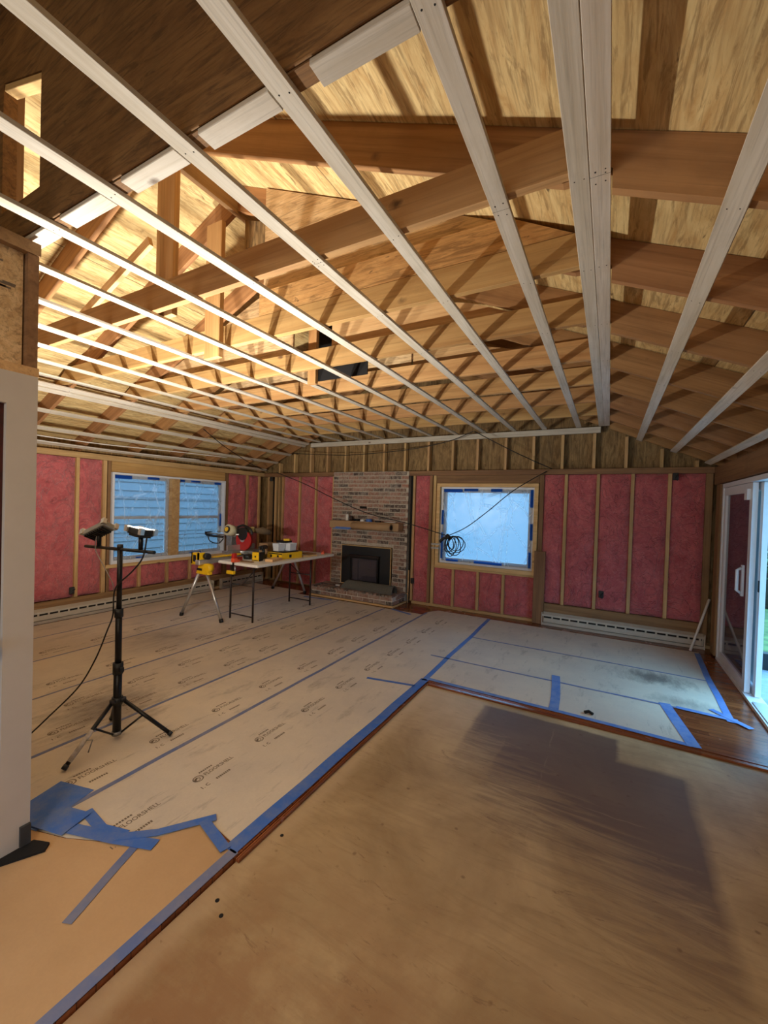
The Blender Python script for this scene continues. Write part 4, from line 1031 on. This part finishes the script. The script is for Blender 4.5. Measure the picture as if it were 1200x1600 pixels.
tag(MB().tube([(-.12, 3.68, .012), (-.09, 3.70, .018), (-.06, 3.68, .012)], .012, 6).build('debris', M_dark), 'small dark scrap lying on paper near the step', 'debris')

# ================================================================== LIGHT STAND
ls = empty('light_stand', (-2.845, 1.561, .003), 'black tripod work light stand with crossbar and one paint-splashed leg', 'light stand')
m = MB()
MB().tube([(0, 0, .045), (0, 0, .50)], .025, 14).build('lower_tube', M_black, ls)
MB().tube([(0, 0, .48), (-.004, 0, .86)], .020, 12).build('middle_tube', M_black, ls)
MB().tube([(-.004, 0, .84), (-.006, 0, 1.272)], .016, 12).build('upper_tube', M_black, ls)
MB().tube([(0, 0, .44), (0, 0, .515)], .031, 12).box(.02, .05, -.012, .012, .46, .49).build('collar', M_blackpl, ls)
MB().tube([(-.004, 0, .82), (-.004, 0, .875)], .026, 12).box(-.055, -.02, -.012, .012, .84, .865).build('collar', M_blackpl, ls)
MB().tube([(0, 0, .235), (0, 0, .285)], .033, 12).build('leg_hub', M_blackpl, ls)
MB().tube([(0, 0, .03), (0, 0, .055)], .03, 12).build('lower_hub', M_grey, ls)
feet = [(.09, -.345), (.275, .21), (-.27, .11)]
for k, (fx, fy) in enumerate(feet):
    d = Vector((fx, fy, 0)).normalized(); a = d * .035 + Vector((0, 0, .265)); b = Vector((fx, fy, .012))
    lg = MB().tube([a, b], .013, 8).build('leg', M_black, ls)
    MB().tube([b + (a - b) * .06, b], .016, 8).build('foot', M_blackpl, lg, origin=(0, 0, 0))
    q = a.lerp(b, .42)
    MB().tube([d * .03 + Vector((0, 0, .045)), q], .007, 6).build('brace', M_black, ls)
    MB().tube([a - d * .0 + Vector((0, 0, -.012)), a + Vector((0, 0, .012))], .02, 8).build('knuckle', M_blackpl, ls)
    if k == 0:
        MB().tube([a.lerp(b, .45), a.lerp(b, .9)], .0145, 8).build('paint_splash', plain('white_paint', srgb(226, 214, 200), .6, var=.3, scale=20), lg, origin=(0, 0, 0))
        h = a.lerp(b, .6); MB().tube([h, h + Vector((.05, .02, .01)), h + Vector((.045, .0, -.06))], .004, 6).build('wire_hook', M_grey, lg, origin=(0, 0, 0))
MB().tube([(-.44, 0, 1.262), (.37, 0, 1.282)], .011, 8).build('crossbar', M_black, ls)
MB().tube([(-.006, 0, 1.27), (-.006, 0, 1.305)], .018, 10).build('top_knob', M_blackpl, ls)
def work_light(loc, rz, tilt, w, label, col, dirn, frac, tx=0):
    e = empty('work_light', loc, label, 'work light'); e.rotation_euler = (0, 0, rz)
    rm = Matrix.Rotation(tilt, 4, 'Y') @ Matrix.Rotation(tx, 4, 'X')
    b = MB().box(-w / 2, w / 2, -.045, .045, -.03, .012, mat=rm).build('housing', col, e, bevel=.008)
    ft = MB()
    for k in range(9): ft.box(-w / 2 + .015 + k * (w - .03) / 9, -w / 2 + .023 + k * (w - .03) / 9, -.038, .038, -.042, -.03, mat=rm)
    ft.build('heat_fins', M_blackpl, b, origin=(0, 0, 0))
    for sx in (-1, 1):
        for sy in (-1, 1): MB().box(sx * w / 2 - .014, sx * w / 2 + .014, sy * .045 - .012, sy * .045 + .012, -.02, .02, mat=rm).build('corner_bumper', M_alu, b, origin=(0, 0, 0))
    MB().box(-w / 2 + .018, w / 2 - .018, -.034, .034, .0125, .016, mat=rm).build('led_panel', M_led, e)
    MB().tube([(-.0, 0, -.035), (.0, .0, -.08), (0, 0, -.125)], .014, 8).build('bracket', M_black, e)
    nrm = rm @ Vector((0, 0, .03)); dv = (rm.to_3x3() @ Vector((0, 0, 1)))
    l = area_light('lamp_light', nrm, dv, w - .04, WORK_POWER * frac, WORK_COLOR, e, 175, .06)
    return e
work_light((-2.62, 1.561, 1.415), R(2), R(6), .145, 'lit work light on the right end of the stand crossbar', M_blackpl, None, .5, R(-6))
work_light((-3.11, 1.561, 1.395), R(14), R(-24), .20, 'work light on the left end of the stand crossbar, silver end', M_grey, None, .5, R(-30))
def smooth(pts, n=8):
    P = [Vector(p) for p in pts]; out = []
    for i in range(len(P) - 1):
        p0, p1, p2, p3 = P[max(i - 1, 0)], P[i], P[i + 1], P[min(i + 2, len(P) - 1)]
        for k in range(n):
            t = k / n; out.append(.5 * ((2 * p1) + (-p0 + p2) * t + (2 * p0 - 5 * p1 + 4 * p2 - p3) * t * t + (-p0 + 3 * p1 - 3 * p2 + p3) * t ** 3))
    return out + [P[-1]]
o = MB().tube(smooth([(-2.53, 1.545, 1.375), (-2.545, 1.53, 1.25), (-2.65, 1.525, 1.15), (-2.81, 1.53, 1.05), (-2.845, 1.525, .98), (-2.862, 1.53, .84), (-2.87, 1.50, .74), (-2.92, 1.46, .56), (-3.04, 1.42, .36), (-3.17, 1.32, .18), (-3.24, 1.20, .05), (-3.30, 1.10, .012), (-3.6, .98, .010)]), .005, 6).build('power_cord', M_cord)
tag(o, 'black cord drooping from the right work light down the pole to the floor', 'cord')
o = MB().tube(smooth([(-3.08, 1.53, 1.35), (-3.07, 1.52, 1.26), (-2.98, 1.53, 1.15), (-2.885, 1.535, 1.05), (-2.872, 1.535, 1.0)]), .003, 6).build('thin_wire', M_grey)
tag(o, 'thin pale wire from the left work light to the pole clip', 'wire')

# ================================================================== TABLE
TX0, TX1, TY0, TY1, TZ = -4.74, -3.99, 3.90, 5.62, .795
ft = empty('folding_table', (-4.365, 4.76, .003), 'white folding table with brown steel legs carrying tools', 'table')
m = MB().box(TX0 + 4.365, TX1 + 4.365, TY0 - 4.76, TY1 - 4.76, TZ - .045, TZ - .003)
tp = m.build('tabletop', M_whitelam, ft); b = tp.modifiers.new('b', 'BEVEL'); b.width = .016; b.segments = 3; b.limit_method = 'ANGLE'
for yy in (3.98, 5.18):
    y = yy - 4.76
    for x in (-4.56, -4.13):
        MB().tube([(x + 4.365, y, 0), (x + 4.365, y, TZ - .045)], .013, 8).build('leg', M_brownleg, ft)
    MB().tube([(-4.56 + 4.365, y, .07), (-4.13 + 4.365, y, .07)], .009, 8).build('leg_brace', M_brownleg, ft)
    MB().tube([(-4.56 + 4.365, y, .48), (-4.13 + 4.365, y, .48)], .007, 8).build('leg_brace', M_brownleg, ft)
    MB().tube([(-4.345 + 4.365, y, .48), (-4.345 + 4.365, y + (.35 if y < 0 else -.35), TZ - .05)], .007, 8).build('folding_strut', M_brownleg, ft)

# ================================================================== SAW STAND + SAW
ss = empty('saw_stand', (-4.97, 4.78, .003), 'yellow and aluminium mitre saw stand with splayed silver legs', 'saw stand')
S0 = Vector((-4.87, 3.78, 0)); S1 = Vector((-5.08, 5.78, 0)); o0 = Vector(ss.location); o0.z = 0
def sl(p): return Vector(p) - o0
dS = (S1 - S0).normalized()
beam = board('beam', (S0 - dS * .12).to_tuple()[:2] + (.775,), (S1 + dS * .12).to_tuple()[:2] + (.775,), .08, .07, M_alu, bevel=.01)
mwb = beam.matrix_world.copy(); beam.parent = ss; beam.matrix_parent_inverse = Matrix.Translation(-ss.location)
for P, f1_, f2_ in ((S0, (-5.19, 3.68), (-4.47, 3.76)), (S1, (-5.49, 5.77), (-4.74, 5.80))):
    hd = P + Vector((0, 0, .66)); hq = sl(hd)
    hh = MB().prism([hq + Vector((-.13, -.03, -.06)), hq + Vector((.13, -.03, -.06)), hq + Vector((.10, -.03, .09)), hq + Vector((-.06, -.03, .09))], (0, .07, 0)).build('leg_bracket', M_yellow, ss, bevel=.008)
    MB().tube([hq + Vector((.09, -.04, .03)), hq + Vector((.09, .05, .03))], .06, 16).build('pivot_disc', M_yellow, hh, origin=(0, 0, 0))
    MB().box(hq.x - .1, hq.x + .0, hq.y - .035, hq.y + .03, hq.z - .01, hq.z + .02).build('latch', M_blackpl, hh, origin=(0, 0, 0))
    for sx, fpt in ((-.08, f1_), (.06, f2_)):
        b_ = sl((fpt[0], fpt[1], .02)); a_ = hq + Vector((sx, 0, -.03))
        lg = MB().tube([a_, b_], .020, 10).build('leg', M_alu, ss)
        MB().tube([b_ + (a_ - b_) * .04, b_ - Vector((0, 0, .02))], .027, 8).build('foot', M_blackpl, lg, origin=(0, 0, 0))
hq = sl(S0 + Vector((0, 0, .80)))
m = MB(); m.box(hq.x - .12, hq.x + .02, hq.y - .11, hq.y - .09, hq.z - .05, hq.z + .10); m.box(hq.x - .12, hq.x - .095, hq.y - .11, hq.y - .0, hq.z - .05, hq.z + .10); m.box(hq.x, hq.x + .02, hq.y - .11, hq.y - .0, hq.z - .05, hq.z + .10); m.box(hq.x - .12, hq.x + .02, hq.y - .11, hq.y, hq.z - .06, hq.z - .045)
m.build('work_support', M_yellow, ss)
MB().box(hq.x - .08, hq.x - .02, hq.y - .114, hq.y - .105, hq.z - .02, hq.z + .07).build('support_slot', M_blackpl, ss)
MB().tube([hq + Vector((.03, .0, .05)), hq + Vector((.09, .0, .05))], .045, 12).build('roller', M_blackpl, ss)
MB().box(hq.x - .03, hq.x + .03, hq.y + .10, hq.y + .62, hq.z + .015, hq.z + .035).build('extension_arm', M_yellow, ss)

sw = empty('mitre_saw', (-5.0, 4.58, .8165), 'sliding mitre saw with cream motor head, red guard and rails', 'mitre saw')
m = MB(); m.tube([(0, 0, .0), (0, 0, .05)], .17, 28); m.box(-.14, .10, -.28, .28, .0, .045); m.box(.10, .26, -.04, .04, .005, .045)
bs = m.build('saw_base', M_grey, sw, bevel=.004)
MB().box(-.05, -.03, -.27, -.03, .05, .13).box(-.05, -.03, .05, .27, .05, .13).build('fence', M_alu, sw)
MB().box(-.30, -.18, -.07, .07, .02, .30).box(-.34, -.12, -.05, .05, .24, .30).build('slide_housing', M_grey, sw, bevel=.01)
for dy in (-.035, .035): MB().tube([(-.80, dy, .265), (-.05, dy, .285)], .013, 10).build('rail', M_alu, sw)
MB().tube([(-.78, -.05, .235), (-.40, -.05, .225)], .018, 10).box(-.82, -.79, -.06, .06, .235, .29).build('rail_end', M_blackpl, sw)
MB().tube(smooth([(-.78, -.04, .24), (-.70, -.05, .14), (-.50, -.05, .12), (-.40, -.04, .2)]), .008, 6).build('cable_loop', M_cord, sw)
hd = MB().tube([(-.18, -.02, .33), (-.18, -.15, .36)], .085, 18).build('motor', M_newwood if False else plain('cream_motor', srgb(206, 196, 160), .5), sw)
MB().tube([(-.18, -.148, .36), (-.18, -.168, .365)], .055, 18).build('motor_cap', M_blackpl, hd, origin=(0, 0, 0))
MB().tube([(-.18, -.166, .365), (-.18, -.174, .367)], .036, 18).build('motor_badge', M_yellow, hd, origin=(0, 0, 0))
m = MB(); m.tube([(.03, -.03, .20), (.03, .015, .20)], .155, 28); m.build('blade_guard', M_red, sw)
m = MB(); m.tube([(.02, -.04, .30), (.02, .03, .30)], .10, 22); m.box(-.2, .05, -.035, .03, .28, .38); m.build('upper_guard', M_blackpl, sw)
MB().tube([(.02, -.034, .22), (.02, -.038, .22)], .05, 16).build('blade_hub', M_alu, sw)
MB().tube(smooth([(-.1, -.02, .40), (.02, -.02, .43), (.16, -.01, .38), (.20, -.01, .30)]), .018, 10).build('handle', M_blackpl, sw)
MB().box(.02, .12, .03, .12, .33, .41).build('trigger_grip', plain('cream_grip', srgb(210, 190, 120), .5), sw, bevel=.01)
# dust bag
o = MB().tube([(-4.96, 4.70, 1.17), (-4.86, 4.86, 1.16), (-4.80, 4.96, 1.13)], [.03, .06, .04], 14).build('dust_bag', M_tan); tag(o, 'dark brown dust bag behind the mitre saw', 'bag')

# ================================================================== THINGS ON TABLE
TT = TZ + .0005
def tbox(name, c, s, h, mat, label, cat, z=TT, rz=0, bevel=.004):
    e = MB().box(-s[0] / 2, s[0] / 2, -s[1] / 2, s[1] / 2, 0, h).build(name, mat, origin=(0, 0, 0), bevel=bevel); e.location = (c[0], c[1], z); e.rotation_euler = (0, 0, R(rz)); return tag(e, label, cat)
o = tbox('laser_level', (-4.30, 4.20), (.11, .08), .12, M_yellow, 'square yellow and black tool standing on the table near its front', 'tool', rz=8)
MB().box(-.05, .05, -.0415, -.0405, .006, .016).box(-.012, .012, -.043, -.0405, .05, .075).build('dark_mark', M_blackpl, o, origin=(0, 0, 0))
MB().box(-.062, .062, -.036, .045, .0, .008).box(.052, .066, -.036, .045, .005, .125).build('rubber_bumper', M_blackpl, o, origin=(0, 0, 0))
o = MB().tube([(-4.56, 4.20, TT + .035), (-4.48, 4.26, TT + .035)], .033, 12).tube([(-4.49, 4.25, TT + .035), (-4.43, 4.29, TT + .035)], .025, 12).build('angle_grinder', M_blackpl); tag(o, 'dark round tool lying behind the red clamp', 'tool')
o = tbox('hard_case', (-4.26, 4.72), (.30, .42), .09, M_yellow, 'flat yellow case with black latches in the middle of the table', 'tool case', rz=-4)
MB().box(-.155, .155, -.213, -.208, .07, .085).box(-.08, -.05, -.217, -.205, .02, .06).box(.06, .09, -.217, -.205, .02, .06).box(.150, .157, -.06, -.02, .02, .06).build('latch', M_blackpl, o, origin=(0, 0, 0))
MB().box(-.12, .12, -.16, .16, .091, .105).build('case_lid_panel', M_blackpl, o, origin=(0, 0, 0))
def bin_(c, label, z):
    m = MB(); w, d, h, t = .12, .15, .11, .004
    def corner(sx, sy, zz, sc_): return (c[0] + sx * w / 2 * sc_, c[1] + sy * d / 2 * sc_, z + zz)
    for inner, s0, s1 in ((0, .84, 1.0), (1, .78, .94)):
        vs = [corner(sx, sy, (.0 if not inner else .006), s0) for sx, sy in ((-1, -1), (1, -1), (1, 1), (-1, 1))] + [corner(sx, sy, h, s1) for sx, sy in ((-1, -1), (1, -1), (1, 1), (-1, 1))]
        m.add(vs, [(0, 1, 5, 4), (1, 2, 6, 5), (2, 3, 7, 6), (3, 0, 4, 7), (0, 3, 2, 1)])
    b = 0; m.f += [[b + 4, b + 5, b + 15, b + 14] if False else [4, 5, 13 - 0, 12]]; m.sm.append(False); m.mi.append(0)
    for i in range(1, 4): m.f.append([4 + i, 4 + (i + 1) % 4, 12 + (i + 1) % 4, 12 + i]); m.sm.append(False); m.mi.append(0)
    return tag(m.build('storage_bin', M_clearbin), label, 'bin')
bin_((-4.30, 4.63), 'cloudy white plastic bin on the yellow case, left one', TT + .107)
bin_((-4.22, 4.79), 'cloudy white plastic bin on the yellow case, right one', TT + .107)
tbox('wood_offcut', (-4.13, 4.35), (.12, .26), .035, M_newwood, 'short pale wood offcut on the table in front of the yellow case', 'wood block', rz=12)
tbox('cardboard_box', (-4.60, 4.72), (.16, .24), .20, M_card, 'brown cardboard box behind the yellow case', 'box', rz=5)
o = tbox('drill', (-4.40, 4.42), (.05, .12), .06, M_blackpl, 'black cordless drill standing between yellow tool and case', 'drill', rz=20)
MB().tube([(0, .0, .05), (0, -.01, .15)], .022, 8).tube([(0, -.11, .165), (0, .07, .165)], .032, 10).tube([(0, -.15, .165), (0, -.11, .165)], [.012, .022], 8).build('drill_body', M_blackpl, o, origin=(0, 0, 0))
tbox('black_case', (-4.55, 5.02), (.16, .18), .22, M_blackpl, 'upright black tool case behind the white bins', 'tool case', rz=0)
o = tbox('yellow_tool', (-4.50, 5.03), (.10, .08), .03, M_yellow, 'small yellow tool lying on top of the black case', 'tool', z=TT + .221, rz=20)
o = MB().tube([(-4.30, 5.12, TT + .04), (-4.22, 5.02, TT + .045)], .038, 12).build('grey_cup', M_grey); tag(o, 'grey round container right of the white bins', 'container')
tbox('wood_offcut', (-4.27, 5.28), (.22, .16), .02, M_oldwood, 'dark flat wood scrap near the right end of the table', 'wood block', rz=-8)
tbox('long_wood_strip', (-4.08, 5.08), (.04, .24), .018, M_stud, 'thin wood strip lying towards the right end of the table', 'wood block', rz=-25, z=TT)
o = tbox('orange_tool', (-4.12, 5.47), (.05, .08), .03, M_orange, 'small orange tool at the right end of the table', 'tool', rz=30)
MB().tube([(0, -.02, .03), (0, .03, .05)], .012, 8).build('knob', M_orange, o, origin=(0, 0, 0))
cl = empty('bar_clamp', (-4.42, 3.96, TT), 'red and yellow bar clamp gripping the front edge of the table', 'clamp')
MB().box(-.012, .012, -.0785, -.070, -.19, .10).build('bar', M_black, cl)
MB().box(-.03, .03, -.085, -.02, .0, .055).box(-.022, .022, -.02, .03, .0, .03).build('upper_jaw', M_orange, cl, bevel=.006)
MB().box(-.025, .025, -.085, -.03, .055, .12).build('handle', M_red, cl, bevel=.008)
MB().box(-.10, .03, -.10, -.055, -.16, -.115).build('lower_jaw', M_yellow, cl, bevel=.006)
MB().tube([(-.0, -.04, -.13), (0, -.04, -.06)], .012, 8).build('screw', M_alu, cl)
tbox('red_tool', (-4.50, 4.05), (.06, .10), .05, M_red, 'small red tool beside the clamp at the front of the table', 'tool', rz=15)
tbox('wood_offcut', (-4.30, 4.02), (.18, .07), .012, M_oldwood, 'thin brown wood scrap at the front edge of the table', 'wood block', rz=10)

# ================================================================== CORDS IN THE AIR, LEANING THINGS
o = MB().tube(smooth([(-5.70, 6.02, 2.20), (-4.90, 5.9, 1.975), (-4.2, 5.9, 1.705), (-3.53, 5.9, 1.485), (-2.76, 5.9, 1.345), (-2.14, 5.9, 1.20)]), .007, 6).build('extension_cord', M_cord)
tag(o, 'black cord sagging in front of the fireplace from the left corner', 'cord')
o = MB().tube(smooth([(-2.12, 5.9, 1.20), (-1.85, 5.92, 1.34), (-1.55, 5.96, 1.585), (-1.20, 6.05, 1.905), (-.80, 6.24, 2.185)]), .007, 6).build('extension_cord', M_cord)
tag(o, 'black cord rising across the back window to the upper right', 'cord')
m = MB()
for k, (rx, rz_, dx, tl) in enumerate([(.10, .13, .05, .2), (.085, .15, .02, -.3), (.13, .12, .11, .1), (.07, .12, -.01, .5), (.11, .145, .07, -.1), (.06, .10, .03, .4), (.12, .11, .09, .3)]):
    pts = []
    for j in range(21):
        a = 2 * math.pi * j / 20 + math.pi / 2
        pts.append((-2.10 + dx + rx * math.cos(a), 5.9 + .03 * math.sin(a * 2 + k) + .008 * k, 1.195 - rz_ + rz_ * math.sin(a) + tl * .03 * math.cos(a)))
    m.tube(pts, .0065, 6)
m.tube([(-2.13, 5.88, 1.21), (-2.09, 5.93, 1.15)], .03, 8)
m.tube(smooth([(-2.12, 5.9, 1.17), (-2.18, 5.89, 1.16), (-2.24, 5.88, 1.10)]), .022, 8)
o = m.build('cord_coil', M_cord); tag(o, 'bundled coil of black cord hanging in front of the back window', 'cord coil')
MB().box(-2.37, -2.23, 5.86, 5.89, 1.05, 1.075).box(-2.37, -2.25, 5.86, 5.89, .99, 1.015).build('plug_end', M_grey, o, origin=o.location)
o = MB().tube(smooth([(-5.3, 6.0, 2.56), (-4.4, 6.0, 2.50), (-3.8, 6.0, 2.49), (-2.85, 6.0, 2.54), (-2.2, 6.0, 2.64), (-1.81, 6.0, 2.77)]), .006, 6).build('hanging_wire', M_cord)
tag(o, 'dark wire sagging below the strips in front of the upper back wall', 'wire')
o = MB().tube(smooth([(-1.80, 6.0, 2.77), (-1.24, 6.08, 2.46), (-.74, 6.27, 2.22)]), .007, 6).build('hanging_wire', M_cord)
tag(o, 'dark wire dropping from the ceiling strips to the right side plate', 'wire')
o = MB().tube(smooth([(-5.30, 4.05, 2.67), (-5.45, 4.5, 2.52), (-5.62, 5.0, 2.40), (-5.80, 5.6, 2.27), (-5.86, 5.95, 2.22)]), .006, 6).build('hanging_wire', M_cord)
tag(o, 'black wire drooping through the left slope strips near the corner', 'wire')
for k, pts in enumerate([[(-6.05, 2.2, 2.34), (-6.0, 3.0, 2.33), (-5.95, 4.0, 2.36), (-5.9, 5.0, 2.38)], [(-6.14, 2.0, 2.30), (-6.12, 2.8, 2.28), (-6.11, 3.6, 2.28), (-6.10, 4.6, 2.30)]]):
    o = MB().tube(smooth(pts), .007, 6).build('house_wire', M_whitelam); tag(o, 'white cable strung along the left eave, %s' % ['higher one', 'lower one'][k], 'cable')
m = MB().tube([(.90, 6.05, .01), (1.09, 6.22, .62)], .014, 8).build('leaning_stick', M_whitelam); tag(m, 'thin pale stick leaning in the right back corner', 'stick')
o = hb('leaning_board', -.925, -.775, 6.225, 6.248, .005, 1.04, M_oldwood, 'brown board standing against the wall right of the back window', 'board', axis='z')
# small electrical boxes
def ebox(x, y, z, label, rz=0):
    e = empty('outlet_box', (x, y, z), label, 'outlet box'); e.rotation_euler = (0, 0, rz)
    MB().box(-.03, .03, -.02, .0, -.045, .045).build('box', M_rubber, e, bevel=.004)
    MB().tube(smooth([(0, -.02, 0), (.02, -.05, .02), (-.01, -.05, -.03), (.02, -.03, -.05)]), .004, 6).build('wire_tail', M_cord, e)
ebox(-.06, 6.27, .52, 'dark outlet box with wires low between pink batts on the back wall')
ebox(-6.27, 2.82, .36, 'dark outlet box with wires low on the left wall by the first stud', R(90))
ebox(.71, 6.265, 2.10, 'blue-grey box with wires at the top of the right back wall stud')
ebox(-2.86, 6.298, .38, 'dark outlet box right of the fireplace near the floor')
ebox(-6.10, 6.30, 2.10, 'dark box with wires at the top of the back left corner')
